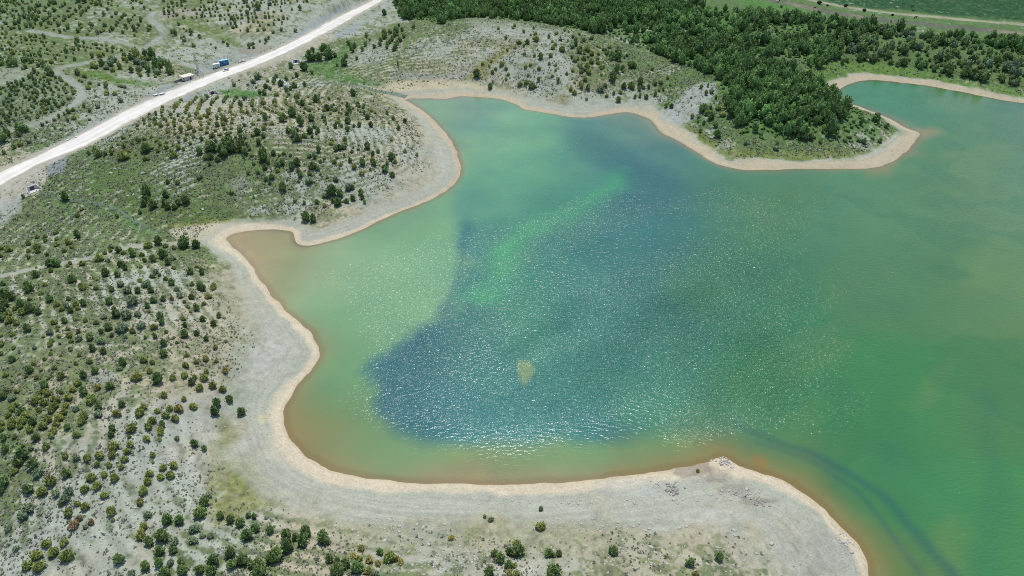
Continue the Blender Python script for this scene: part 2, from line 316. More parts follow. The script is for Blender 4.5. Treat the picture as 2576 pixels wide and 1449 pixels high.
LUSH = [  # meadow patches: outline, feather, strength, colour
 ([(190,178),(240,180),(300,194),(370,201),(396,210),(360,218),(290,207),(230,196)],8,.95,(105,140,60)),
 ([(548,226),(600,224),(660,232),(690,240),(640,246),(570,245)],6,.95,(85,140,60)),
 ([(425,52),(480,50),(530,70),(590,95),(618,118),(590,116),(530,90),(480,68)],6,.8,(120,145,80)),
 ([(255,8),(300,10),(350,25),(345,34),(290,24)],5,.8,(125,150,90)),
 ([(762,160),(790,152),(830,150),(850,132),(872,105),(885,100),(866,150),(868,175),(890,188),(935,205),(970,214),(930,222),(880,216),(820,200),(785,185)],9,.95,(100,140,75)),
 ([(945,70),(985,62),(1010,75),(1000,92),(960,96)],8,.8,(125,145,85)),
 ([(1150,205),(1175,185),(1210,155),(1255,125),(1300,110),(1262,145),(1230,170),(1225,195),(1190,202)],8,.85,(150,150,85)),
 ([(130,470),(165,430),(195,400),(255,400),(350,430),(420,480),(520,520),(620,543),(700,552),(640,562),(520,566),(440,576),(390,566),(330,540),(250,505),(165,492)],14,.62,(105,130,70)),
 ([(520,552),(640,556),(735,560),(640,570),(520,572),(440,580),(410,570)],7,.75,(140,150,75)),
 ([(105,484),(160,495),(240,505),(300,525),(350,555),(395,585),(360,590),(300,556),(230,520),(150,512)],8,.75,(100,140,85)),
 ([(540,1040),(580,1060),(610,1130),(648,1185),(700,1225),(780,1248),(720,1262),(650,1282),(600,1300),(530,1330),(515,1240),(528,1130)],18,.92,(150,152,96)),
 ([(560,1130),(600,1140),(645,1200),(640,1240),(590,1220)],12,.6,(142,152,84)),
 ([(520,660),(600,720),(640,820),(690,860),(660,930),(620,1000),(560,1010),(540,900),(560,800),(500,700)],30,.30,(140,148,108)),
 ([(800,1275),(1000,1285),(1300,1300),(1600,1310),(1750,1320),(1700,1390),(1300,1400),(900,1380),(780,1320)],26,.34,(150,156,116)),
 ([(560,620),(590,650),(610,690),(600,700),(575,665)],6,.6,(150,158,90)),
 ([(1380,255),(1420,235),(1440,245),(1425,272),(1400,275)],8,.55,(150,150,95)),
 ([(1655,262),(1690,232),(1697,190),(1706,190),(1705,230),(1720,240),(1680,268)],7,.85,(115,145,75)),
 ([(1700,318),(1730,306),(1770,330),(1820,368),(1900,384),(2000,385),(2200,372),(2225,345),(2240,380),(2100,402),(2000,404),(1880,402),(1800,386),(1740,352)],9,1.0,(135,150,85)),
 ([(2002,190),(2040,165),(2110,152),(2190,150),(2260,165),(2340,185),(2430,205),(2600,232),(2600,246),(2500,232),(2400,212),(2300,198),(2200,188),(2130,190),(2060,205),(2040,216)],8,.92,(115,150,75)),
 ([(1800,195),(1815,200),(1830,260),(1835,290),(1822,280),(1812,240)],6,.7,(115,150,70)),
 ([(1700,0),(1900,-5),(1990,8),(2090,30),(2180,44),(2300,56),(2300,48),(2150,28),(2020,-6)],6,.8,(110,135,85)),
 ([(2030,-20),(2090,4),(2180,18),(2320,32),(2440,42),(2800,70),(2800,-60),(2030,-60)],5,1.0,(52,97,56)),
 ([(1850,4),(1900,2),(1985,14),(2060,30),(1990,28),(1900,16)],5,.9,(95,150,70)),
 ([(1155,535),(1180,530),(1210,515),(1190,540),(1160,552)],1,0,(0,0,0)),
 ([(1010,500),(1060,490),(1080,480),(1070,500),(1020,515)],1,0,(0,0,0))]
GREY = [  # bare cuttings, spoil and scree: outline, feather, strength, colour
 ([(700,118),(745,84),(780,58),(815,38),(850,20),(900,6),(925,2),(895,20),(833,48),(770,85),(720,112)],5,.9,(158,168,170)),
 ([(836,90),(860,74),(905,52),(918,54),(910,66),(880,80),(850,92)],4,.9,(160,170,172)),
 ([(640,172),(705,142),(770,112),(835,80),(850,92),(800,118),(750,140),(700,160),(655,176)],5,.8,(196,188,168)),
 ([(325,270),(380,235),(420,212),(460,212),(455,220),(405,243),(340,272)],5,.9,(150,158,160)),
 ([(460,213),(500,180),(470,165),(530,150),(580,130),(640,130),(660,140),(560,176),(500,198)],8,.75,(165,172,168)),
 ([(130,365),(200,325),(260,290),(330,262),(335,268),(255,312),(160,360),(120,380)],6,.8,(160,166,160)),
 ([(124,402),(165,386),(172,398),(150,432),(126,440),(118,420)],4,.92,(142,152,156)),
 ([(0,474),(50,446),(110,416),(122,440),(102,478),(70,490),(20,520),(0,530)],5,.9,(190,186,172)),
 ([(0,510),(60,492),(50,530),(20,560),(0,570)],8,.8,(176,180,174)),
 ([(440,250),(480,235),(500,240),(490,252),(450,256)],4,.8,(150,158,160)),
 ([(375,32),(420,26),(500,22),(520,38),(430,48),(385,50)],7,.7,(176,170,158)),
 ([(590,120),(660,110),(705,112),(650,138),(600,132)],6,.6,(150,142,128)),
 ([(1180,50),(1290,58),(1400,75),(1440,95),(1380,105),(1300,110),(1200,95)],18,.62,(180,180,172)),
 ([(1000,180),(1110,190),(1175,180),(1160,200),(1050,206),(980,200)],10,.5,(165,170,168)),
 ([(1655,300),(1680,265),(1720,230),(1760,210),(1805,210),(1800,240),(1770,270),(1740,300),(1700,320),(1668,322)],8,.85,(178,182,176)),
 ([(1290,300-40),(1400,276),(1560,262),(1640,262),(1560,280),(1450,290),(1330,276)],8,.6,(176,180,174)),
 ([(560,400),(600,380),(600,440),(560,470),(540,440)],1,0,(0,0,0)),
 ([(570,470),(610,440),(640,470),(600,500)],12,.45,(176,176,166)),
 ([(1700,170),(1640,190),(1630,220),(1655,215),(1690,200)],1,0,(0,0,0)),
 ([(620,900),(680,820),(730,830),(760,880),(720,930),(640,980),(600,960)],30,.7,(196,196,186)),
 ([(330,1050),(560,1000),(560,1180),(500,1240),(360,1220),(300,1130)],50,.35,(182,188,184)),
 ([(90,1320),(200,1200),(260,1220),(180,1330),(60,1449),(0,1449)],20,.5,(190,194,186)),
 ([(940,100),(1000,120),(960,160),(900,170),(880,150)],10,.45,(178,182,172))]
SPOTS = [(1735,1180,60,28,(150,140,128),.6),(1800,1195,50,22,(148,138,124),.5),(1850,1230,55,14,(140,132,122),.4),(1905,1262,55,12,(138,128,118),.42),(1690,1165,26,14,(190,180,160),.3),
 (1300,1430,70,30,(205,200,185),.5),(520,1100,40,14,(212,206,190),.5),(660,1055,14,18,(205,198,150),.5),(250,950,60,20,(190,195,195),.4),(1610,1230,150,26,(188,192,186),.4),(1780,1300,120,24,(200,202,194),.45),(2080,1400,60,60,(165,165,158),.5)]
SANDW = [(1200,1230,3.0,9),(850,1200,4.2,9),(700,1100,6,9),(690,1030,4,9),(800,890,2.6,8),(700,760,2.2,9),(640,690,3,6),(600,575,5,2),(700,572,2.5,2),(760,620,2.2,5),(900,590,1.6,8),(1080,505,1.8,8),(1150,430,2.4,8.5),(1080,290,2.5,6),(1030,255,4,3),(1120,240,9,3),(1250,245,5,4),(1350,280,3.5,6),(1450,300,2.5,12),(1560,284,5,8),(1640,310,9,2),(1750,390,7,1),(1900,430,6.5,1),(2100,428,6.5,1),(2250,400,7,4),(2300,345,8,4),(2200,285,3,.6),(2115,250,6,.5),(2090,220,11,.5),(2160,203,6,.5),(2350,218,7,.5),(2560,255,6.5,.5),(1822,1152,7,24),(1700,1182,3.4,14),(1500,1210,3.2,10),(1960,1205,4,14),(2100,1320,2.6,20),(2180,1420,2.6,20)]

def ground_colour(x, y, z, d):
    u, v, dep = proj(x, y, z)
    n1, n2, n3 = fbm(x, y, 22, 4, 3), fbm(x, y, 6, 4, 21), fbm(x, y, 1.4, 3, 41)
    wob = (n2 - .5) * 22
    uu, vv = u + wob, v + (n1 - .5) * 14
    inview = (u > -400) & (u < 2976)
    warm = A(188, 180, 156); cool = A(176, 181, 166)
    k = ss(.35, .65, n1)[:, None]; soil = cool * (1 - k) + warm * k
    soil = soil * (0.86 + .24 * n2[:, None]) * (0.76 + .44 * n3[:, None])
    veg = gridval(uu, vv, VEG) / 9.0; hue = gridval(uu, vv, HUE) / 9.0
    f1, f2 = noise(x, y, .75, 141), noise(x * .9 + y * .3, y * .9 - x * .3, 1.9, 151)
    thr = .36 * f1 + .36 * f2 + .28 * n2
    # planting terraces run parallel to the shore: a bare strip, then a grassy one
    rib = np.sin((d + (n1 - .5) * 6 + (n2 - .5) * 1.2) / 3.3 * 2 * np.pi) * ss(11, 20, d) * (1 - ss(70, 95, d)) * (1 - ss(.75, .95, hue)) * ss(.34, .5, noise(x, y, 27, 7)) * ss(1200, 1050, u)
    cover = .17 + .66 * veg + (n1 - .5) * .55 + .15 * rib
    g = ss(-.10, .10, cover - thr) * (.55 + .4 * ss(.1, .7, veg))
    c_ol, c_gr, c_dk = A(132, 138, 98), A(92, 130, 66), A(90, 108, 76)
    kk = np.clip(hue + (n2 - .5) * .9, 0, 1)[:, None]; vc = (c_ol * (1 - kk) + c_gr * kk)
    dk = ss(.52, .70, noise(x, y, 1.2, 171))[:, None] * .7; vc = vc * (1 - dk) + c_dk * dk
    vc = vc * (0.66 + .68 * n3[:, None])
    col = soil * (1 - g[:, None]) + vc * g[:, None]
    bend = pmask(uu, vv, [(-60,170),(60,172),(130,182),(185,205),(206,232),(196,258),(150,284),(70,316),(-60,330)], 8)
    if bend.any():
        q = bend > 0; am = np.zeros(u.shape)
        for L in ARCS: am[q] = np.maximum(am[q], lmask(x[q] + (n2[q] - .5) * 1.5, y[q], L[:, :2], 1.0, .7))
        bend = bend[:, None]; col = col * (1 - bend * .6) + A(168, 174, 156) * (.75 + .5 * n3[:, None]) * bend * .6; am = am[:, None] * .75; col = col * (1 - am) + A(98, 124, 76) * (.7 + .6 * n3[:, None]) * am
    col = col * (1 - .10 * rib[:, None])
    for P, f, s, c in LUSH:
        if s == 0: continue
        m = pmask(uu, vv, P, f) * s * (0.45 + .55 * ss(-.06, .12, .66 - thr)); m = m[:, None]; col = col * (1 - m) + A(*c) * (0.62 + .62 * n3[:, None]) * (1 - .35 * dk) * m
    for P, f, s, c in GREY:
        if s == 0: continue
        m = (pmask(uu, vv, P, f) * s * (.75 + .25 * ss(.3, .6, n3)))[:, None]; col = col * (1 - m) + A(*c) * (0.80 + .4 * n3[:, None]) * m
    # trodden tracks
    for kx, (L, hw) in TW.items():
        m = (lmask(x + (n2 - .5) * 2, y + (n3 - .5) * 2, L, hw, hw * .45) * .8 * (.7 + .3 * ss(.3, .6, n2)))[:, None]
        col = col * (1 - m) + A(*((188, 180, 158) if kx == 't5' else (172, 178, 168) if kx != 't4' else (184, 184, 170))) * (0.84 + .32 * n3[:, None]) * m
    m = (lmask(x, y, BEDW, 4.2, 1.6) * .92)[:, None]; kk = ss(.35, .65, n1)[:, None]
    col = col * (1 - m) + (A(150, 142, 122) * kk + A(112, 112, 104) * (1 - kk)) * (0.75 + .5 * n3[:, None]) * m
    m = (lmask(x, y + 6, BEDW + np.array([0, 11]), .5, .6) * .6)[:, None]; col = col * (1 - m) + A(92, 84, 62) * m
    # shoulder of the gravel road
    rd = bil(RD_, x, y); m = ((1 - ss(5.5, 9.5, rd + (n2 - .5) * 5)) * .75)[:, None]; col = col * (1 - m) + A(200, 194, 178) * (0.85 + .3 * n3[:, None]) * m
    # mud flats where the brooks enter
    for P, f, s, c in [([(905,212),(950,222),(1000,205),(1120,203),(1190,205),(1260,225),(1290,252),(1200,250),(1060,255),(1000,250),(940,235)],8,.9,(206,196,164)),
                       ([(930,225),(985,232),(1040,236),(1075,228),(1110,230),(1130,246),(1060,262),(1000,246)],5,.9,(150,146,140)),
                       ([(430,580),(480,570),(560,562),(640,564),(745,570),(760,590),(640,600),(600,640),(560,612),(500,610),(445,606)],7,.9,(206,198,172)),
                       ([(510,590),(590,578),(640,580),(600,610),(570,600)],8,.75,(200,190,150)),
                       ([(1570,280),(1640,262),(1660,300),(1645,315),(1600,290)],6,.85,(206,192,146))]:
        m = (pmask(uu, vv, P, f) * s)[:, None]; col = col * (1 - m) + A(*c) * (0.82 + .36 * n2[:, None]) * m
    # beach: wave-sorted gravel bands along the shore, sand at the water
    near = d < 45
    if near.any():
        W = krig(u[near], v[near], SANDW, 55, 2); dn = d[near] + (n2[near] - .5) * 2.0; n3n = n3[near]
        band = noise(d[near] * 1.0 + (n1[near] - .5) * 4, x[near] * .012 + y[near] * .012, 0.7, 77) * .6 + noise(d[near] + (n2[near] - .5) * 2, x[near] * .02, 0.28, 78) * .4; W = W * np.array([.85, .82]) * (.40 + 1.2 * fbm(x[near], y[near], 15, 3, 88))[:, None]
        gm = (1 - ss(W[:, 0] + W[:, 1] * .8, W[:, 0] + W[:, 1] * 1.25 + 1, dn))[:, None]
        cg = A(182, 184, 168) * (0.74 + .28 * band[:, None] + .24 * n3n[:, None])
        gm = gm * (.62 + .38 * ss(.35, .6, fbm(x[near], y[near], 10, 3, 611)))[:, None]; c = col[near] * (1 - gm) + cg * gm
        sm = (1 - ss(W[:, 0] * .6, W[:, 0] * 1.3 + .3, dn))[:, None] * .9
        far_ = ss(560, 430, v[near])[:, None]; cs = (A(226, 211, 184) * (1 - far_) + A(204, 190, 162) * far_) * (0.78 + .24 * band[:, None] + .20 * n3n[:, None])
        c = c * (1 - sm) + cs * sm
        wet = ((1 - ss(0.1, .9, d[near])) * .25)[:, None]; c = c * (1 - wet) + A(190, 168, 132) * wet
        col[near] = c
    for su, sv, a, b, c, s in SPOTS:
        q = ((uu - su) / a) ** 2 + ((vv - sv) / b) ** 2; m = ((1 - ss(.3, 1.1, q + (n3 - .5) * .9)) * s)[:, None]; col = col * (1 - m) + A(*c) * (0.75 + .5 * n3[:, None]) * m
    bedm = ss(0, .6, -d)[:, None]; col = col * (1 - bedm) + A(202, 174, 124) * (.85 + .3 * n3[:, None]) * bedm
    return np.clip(col * np.array([1, 1, .955]), 0.01, .9)

def fan(th, rr):
    T, Q = np.meshgrid(th, rr); return (Q * np.sin(T)).ravel(), (Q * np.cos(T)).ravel()
def quads(nr, nc):
    i = np.arange(nr - 1)[:, None] * nc + np.arange(nc - 1)[None]; i = i.ravel()
    return np.stack([i, i + 1, i + nc + 1, i + nc], 1)
rr = [18.0, 30.0, 42.0, 52.0, 60.0]
while rr[-1] < 640: rr.append(rr[-1] + 0.62 * (rr[-1] ** 2 + CAM_H ** 2) / (691 * CAM_H))
while rr[-1] < 9000: rr.append(rr[-1] * 1.06)
rr = np.array(rr)
th = np.r_[np.radians(np.linspace(-120, -59, 40)), np.radians(np.linspace(-58, 58, 1330)), np.radians(np.linspace(59, 120, 40))]
gxv, gyv = fan(th, rr)
far = (gxv < GX0 + 2) | (gxv > GX1 - 2) | (gyv < GY0 + 2) | (gyv > GY1 - 2)
dv = np.where(far, 60.0, bil(D_, gxv, gyv)); gz = hz(gxv, gyv)
dd = np.hypot(gxv - np.clip(gxv, GX0, GX1), gyv - np.clip(gyv, GY0, GY1))
gz = np.where(dd > 0, np.maximum(gz, np.where(bil(D_, gxv, gyv) < 0, -3.0, 0)) * np.exp(-dd / 300) + (1 - np.exp(-dd / 300)) * (6 + 30 * fbm(gxv, gyv, 900, 3, 2)) * (bil(D_, gxv, gyv) > 0), gz)
gcol = ground_colour(gxv, gyv, gz, np.where(far & (bil(D_, gxv, gyv) < 0), -20.0, dv))
ground = link("terrain", npmesh("terrain", np.stack([gxv, gyv, gz], 1), quads(len(rr), len(th))[:, ::-1], gcol, True), M_GROUND)
tag(ground, kind="structure")

# ------------------------------------------------------------------ lake
WB = [(660,620,165,140,95),(720,640,152,158,116),(800,680,146,170,128),(950,700,138,174,130),(1050,720,124,172,128),(1100,620,114,164,122),(1000,560,118,155,118),(1000,800,118,162,122),(880,830,122,160,116),(870,900,108,150,106),(900,960,92,146,108),(840,1000,125,145,95),(800,1090,135,132,80),(900,1130,112,148,104),(1100,1150,110,150,108),(1300,1160,112,148,104),(1500,1150,110,148,102),(1650,1130,98,142,96),(1200,1200,140,140,88),(1800,1120,90,130,85)]
WD = [(1150,560,78,132,128),(1180,700,64,117,122),(1090,850,56,111,116),(970,960,54,107,116),(1020,1060,52,109,118),(1200,1080,56,123,128),(1400,1090,58,127,124),(1300,950,58,125,114),(1250,820,56,121,112),(1300,720,64,145,110),(1400,530,72,142,112),(1480,470,74,142,112),(1260,640,68,138,112),(1300,560,76,135,115),(1250,330,112,164,126),(1320,400,98,160,122),(1210,470,108,164,122),(1200,300,124,160,126),(1110,265,128,138,122),(1500,370,82,134,122),(1600,330,128,144,110),(1560,400,56,108,116),(1680,460,56,108,116),(1750,440,84,134,102),(1850,470,76,125,96),(2000,470,76,125,96),(2200,460,86,130,92),(1600,600,54,112,112),(1800,700,60,118,90),(1700,900,56,121,106),(1500,800,58,125,112),(1600,1000,58,127,110),(1900,900,58,122,86),(2000,1000,60,124,84),(2250,1000,62,127,80),(2500,1000,76,125,80),(2300,700,80,124,86),(2500,500,94,130,92),(2500,700,94,130,86),(2450,330,84,128,82),(2250,270,66,128,84),(2200,320,62,132,84),(2370,420,84,124,76),(2100,1200,62,122,84),(2300,1300,62,128,86),(2500,1300,68,134,84),(2230,1420,84,124,74),(1800,1080,72,128,98),(2600,250,90,120,100),(1560,500,54,108,116),(1650,560,54,112,112),(1450,620,56,118,112),(1500,700,56,116,114),(1650,780,56,116,108),(1800,820,56,118,100)]
DEEP = [(1135,480),(1150,590),(1168,650),(1138,750),(1080,812),(1000,882),(936,950),(950,1030),(985,1085),(1060,1112),(1200,1122),(1400,1114),(1600,1098),(1750,1086),(1860,1110),(1950,1150),(2050,1220),(2150,1320),(2250,1480),(5000,1480),(5000,-400),(1135,-400)]
SHLEN = [(1200,1210,7,172,134,84),(850,1170,7,168,130,72),(720,1030,7,165,125,68),(800,900,3.5,176,140,88),(750,820,4,176,138,86),(660,700,5,186,154,108),(620,610,9,192,168,122),(740,600,2,120,112,84),(850,605,2.4,170,140,92),(1080,508,3.2,178,140,88),(1158,420,3.6,178,138,84),(1080,290,3,170,145,105),(1050,262,6,160,145,120),(1300,266,2.0,176,160,118),(1460,300,1.6,170,160,120),(1600,290,5,170,150,105),(1750,392,2.2,178,150,105),(1950,430,2.6,160,138,88),(2150,428,3.5,165,140,90),(2310,345,6,175,140,92),(2200,292,3.5,160,122,72),(2110,250,4,150,118,76),(2140,215,2,110,100,76),(2400,230,1.6,120,118,90),(1840,1160,8,165,118,48),(2000,1230,9,168,120,46),(2110,1325,9,168,122,46),(2180,1420,9,170,125,50)]
DARK = [([(1850,1060),(1930,1098),(2000,1122),(2080,1160),(2150,1190),(2215,1240),(2290,1310),(2360,1390),(2420,1460)],1.3,.6),([(1900,1110),(1990,1135),(2080,1180),(2150,1225),(2230,1310),(2300,1400),(2350,1470)],.8,.45),
 ([(2480,1000),(2478,1080),(2505,1180),(2512,1260),(2488,1340),(2485,1460)],2.4,.20),([(2240,1060),(2255,1120),(2242,1180)],3,.12),([(1480,360),(1560,400),(1680,455),(1760,475)],9,.30),([(1450,320),(1500,380),(1560,430)],8,.22)]
PALE = [([(1305,905),(1335,908),(1346,925),(1342,940),(1325,965),(1318,968),(1308,945),(1302,925)],9,.75,(146,160,112)),([(2300,332),(2340,322),(2375,332),(2340,345),(2310,348)],12,.7,(160,140,98)),
 ([(1895,1145),(1925,1148),(1935,1180),(1905,1180)],12,.6,(165,120,50)),([(1560,410),(1720,480),(1660,560),(1560,560),(1500,470)],60,.30,(56,104,112)),([(2180,420),(2260,400),(2240,440),(2180,445)],16,.5,(150,135,88)),([(990,950),(1020,900),(1120,840),(1160,700),(1190,560),(1160,560),(1150,690),(1080,820),(960,930)],16,.5,(50,104,116))]
wr = []; q = 58.0
while q < 900: wr.append(q); q += 1.5 * (q ** 2 + CAM_H ** 2) / (691 * CAM_H)
wr = np.array(wr); wth = np.radians(np.linspace(-56, 66, 900))
wx, wy = fan(wth, wr); wd = bil(D_, wx, wy)
wu, wv, _ = proj(wx, wy, 0 * wx)
n1, n2 = fbm(wx, wy, 40, 4, 61), fbm(wx, wy, 12, 4, 71)
uu, vv = wu + (n1 - .5) * 70 + (n2 - .5) * 14, wv + (n2 - .5) * 40
toA = lambda c: np.where(c / 255 <= .04045, c / 255 / 12.92, ((c / 255 + .055) / 1.055) ** 2.4) * K
cs = toA(krig(uu, vv, WB, 70, 3)); cd = toA(krig(uu, vv, WD, 85, 3))
ed = fbm(wx, wy, 9, 4, 321) - .5
m = pmask(wu + (n2 - .5) * 60 + (n1 - .5) * 40 + ed * 40, wv + (n1 - .5) * 30 + (n2 - .5) * 26 + ed * 26, DEEP, 34)[:, None]; wc = cs * (1 - m) + cd * m
gm_ = wc.mean(1, keepdims=True); wc = (wc * .90 + gm_ * .10) * 1.10 * (0.92 + .16 * n2[:, None])
for P, f, s, c in PALE:
    m = (pmask(wu + (n2 - .5) * 10, wv + (n1 - .5) * 8, P, f) * s)[:, None]; wc = wc * (1 - m) + A(*c) * m
mo = fbm(wx * .9 + wy * .5, wy * .9 - wx * .5, 16, 4, 301); mo2 = fbm((wx + wy) * .35, (wy - wx) * .9, 20, 4, 311)
mid = (1 - ss(1750, 2150, wu)) * ss(1050, 1180, wu)
wc = wc * (1 + ((mo - .5) * (.35 + .35 * mid))[:, None] * np.array([.9, .5, .1]))
em = (ss(.50, .66, mo2) * ss(1800, 2300, wu) * .42)[:, None]; wc = wc * (1 - em) + A(112, 138, 92) * em
em = (ss(.52, .68, mo) * ss(1700, 2100, wu) * .32)[:, None]; wc = wc * (1 - em) + A(54, 110, 86) * em
for P, hw, s, c in [([(1205,760),(1228,700),(1245,660),(1285,610),(1330,575),(1390,545),(1450,505),(1500,470),(1520,440)],3.4,.56,(80,174,114)),([(1250,640),(1300,590),(1340,560)],2.0,.4,(82,182,112)),([(1560,395),(1620,440),(1700,470)],4,.2,(60,108,116))]:
    m = (lmask(wx + (n1 - .5) * 26 + (n2 - .5) * 12, wy + (n2 - .5) * 22, np.stack(flat(*smooth(P, 2).T), 1), hw, hw * 2.3) * s * (.62 + .45 * ss(.3, .65, mo)))[:, None]; wc = wc * (1 - m) + A(*c) * m
for P, hw, s in DARK:
    m = (lmask(wx + (n1 - .5) * 6, wy + (n2 - .5) * 4, np.stack(flat(*smooth(P, 2).T), 1), hw, hw * 1.1) * s * (.6 + .7 * mo))[:, None]; wc = wc * (1 - m) + A(46, 100, 104) * m
wc = wc * (np.array([1.0, 1.06, .94]) + ss(1500, 2000, wu)[:, None] * np.array([.0, .02, -.12]))
SLk = krig(wu, wv, SHLEN, 60, 4); off = np.maximum(-wd, 0)
m = np.exp(-(off / (SLk[:, 0] * (.12 + .95 * fbm(wx, wy, 17, 3, 401)))) ** 1.1)[:, None] * .76
sh_ = toA(SLk[:, 1:]); sh_ = (sh_ * .74 + sh_.mean(1, keepdims=True) * .26) * 1.06
wc = wc * (1 - m) + sh_ * (.9 + .3 * n2[:, None]) * m
opac = 0.72 + .28 * ss(0.2, 2.5, off)
keep = (wd < 1.5).reshape(len(wr), len(wth)); F = quads(len(wr), len(wth))[:, ::-1]
F = F[keep.ravel()[F].any(1)]; used = np.unique(F); remap = np.zeros(len(wx), np.int32); remap[used] = np.arange(len(used))
ga = (wx * .77 + wy * .64) * .28; gb = wy * .77 - wx * .64     # gusts run in streaks across the lake
calm = ss(0.36, .64, fbm(ga, gb, 22, 4, 91)) * .46 + .52
calm = calm * (0.25 + .75 * ss(3, 26, off))
for P, hw, s in [([(1300,890),(1380,820),(1460,760)],4,.8),([(1590,800),(1660,760),(1740,730)],7,.7),([(1820,1000),(1880,950),(1925,895)],8,.95),([(1740,1100),(1810,1060)],5,.6),([(1250,1040),(1400,960),(1540,920)],9,.3),([(1500,950),(1650,870),(1800,800)],10,.28)]:
    calm = calm + lmask(wx + (n2 - .5) * 8, wy + (n1 - .5) * 8, np.stack(flat(*smooth(P, 2).T), 1), hw, hw * .9) * s
calm = calm * (1 - .45 * ss(1900, 2300, wu)) * (.50 + .50 * ss(250, 760, wv)) * (.72 + .28 * ss(860, 1060, wu)) * (1 - .35 * ss(1030, 1110, wv) * ss(1600, 1300, wu))
lake = npmesh("water", np.stack([wx, wy, 0 * wx], 1)[used], remap[F], np.clip(wc, .005, .9)[used], True, {"opac": opac[used], "rip": calm[used]})
def water_mat():
    m, t, b, out = nodes("lake_water"); N = t.nodes.new; Lk = t.links.new
    a = N("ShaderNodeAttribute"); a.attribute_name = "col"; op = N("ShaderNodeAttribute"); op.attribute_name = "opac"; rp = N("ShaderNodeAttribute"); rp.attribute_name = "rip"
    tc = N("ShaderNodeTexCoord")
    mp = N("ShaderNodeMapping"); mp.inputs["Rotation"].default_value = (0, 0, R(24)); mp.inputs["Scale"].default_value = (0.55, 1.25, 1)
    n1 = N("ShaderNodeTexNoise"); n1.inputs["Scale"].default_value = 1.05; n1.inputs["Detail"].default_value = 3; n1.inputs["Roughness"].default_value = 0.62; n1.inputs["Distortion"].default_value = 0.4
    bp = N("ShaderNodeBump"); bp.inputs["Distance"].default_value = 0.50
    Lk(tc.outputs["Object"], mp.inputs[0]); Lk(mp.outputs[0], n1.inputs["Vector"]); Lk(n1.outputs[0], bp.inputs["Height"]); Lk(rp.outputs["Fac"], bp.inputs["Strength"])
    Lk(bp.outputs[0], b.inputs["Normal"]); Lk(a.outputs["Color"], b.inputs["Base Color"])
    b.inputs["Roughness"].default_value = 0.16; b.inputs["IOR"].default_value = 1.333
    tr = N("ShaderNodeBsdfTransparent"); mx = N("ShaderNodeMixShader")
    Lk(op.outputs["Fac"], mx.inputs[0]); Lk(tr.outputs[0], mx.inputs[1]); Lk(b.outputs[0], mx.inputs[2]); Lk(mx.outputs[0], out.inputs[0])
    return m
M_WATER = water_mat()
tag(link("water", lake, M_WATER), kind="structure")

# ------------------------------------------------------------------ the gravel road and the brooks
def ribbon(name, Lft, Rgt, nx, zf, colf):
    s = np.linspace(0, 1, nx); P = Lft[:, None, :2] * (1 - s)[None, :, None] + Rgt[:, None, :2] * s[None, :, None]
    x, y = P[..., 0].ravel(), P[..., 1].ravel(); z = zf(x, y, np.tile(s, len(Lft)))
    return npmesh(name, np.stack([x, y, z], 1), quads(len(Lft), nx), colf(x, y, np.tile(s, len(Lft)), np.repeat(np.arange(len(Lft)), nx)), True)
def road_col(x, y, s, i):
    streak = noise(s * 9, i * .012, 0.55, 5); n = fbm(x, y, 4, 3, 8); e = np.minimum(s, 1 - s) + (n - .5) * .16
    k = ss(0.02, .16, e)[:, None]
    return (A(212, 202, 180) * (1 - k) + A(250, 245, 232) * 1.04 * k) * (0.80 + .27 * streak[:, None]) * (0.9 + .2 * n[:, None])
ro = ribbon("road", RN, RS, 22, lambda x, y, s: np.maximum(hz(x, y), 5.0) + 0.04 + .18 * (1 - (2 * s - 1) ** 2), road_col)
tag(link("road", ro, M_ROAD), kind="structure")
def brook(name, L, wid, white):
    L = np.array(L); t = np.gradient(L[:, :2], axis=0); t /= np.linalg.norm(t, axis=1)[:, None] + 1e-9; nrm = np.stack([-t[:, 1], t[:, 0]], 1)
    ww = np.interp(np.arange(len(L)), np.linspace(0, len(L) - 1, len(wid)), wid)[:, None] * (.8 + .4 * rng.random((len(L), 1)))
    def cf(x, y, s, i):
        f = i / len(L); k = (white(f) * ss(.3, .6, fbm(x, y, 1.2, 3, 4)))[:, None]; return A(112, 132, 100) * (1 - k) + A(240, 245, 245) * k
    me = ribbon(name, L[:, :2] - nrm * ww, L[:, :2] + nrm * ww, 5, lambda x, y, s: hz(x, y) + .06, cf)
    o = link(name, me, M_STREAM); return tag(o, kind="structure")
M_STREAM = ground_mat("running_water", 0.5, 0.2); M_STREAM.node_tree.nodes["Principled BSDF"].inputs["Roughness"].default_value = 0.15
brook("stream", BROOKW, [1.3, 1.7, 1.6, .8, .7, .9, 1.0, 1.2, 1.6, 2.2], lambda f: (f < .33) * .95 + (f >= .33) * .12)
brook("stream", RILLW, [.4, .5, .8, .8, .6, .7, .6], lambda f: 0.02 + 0 * f)

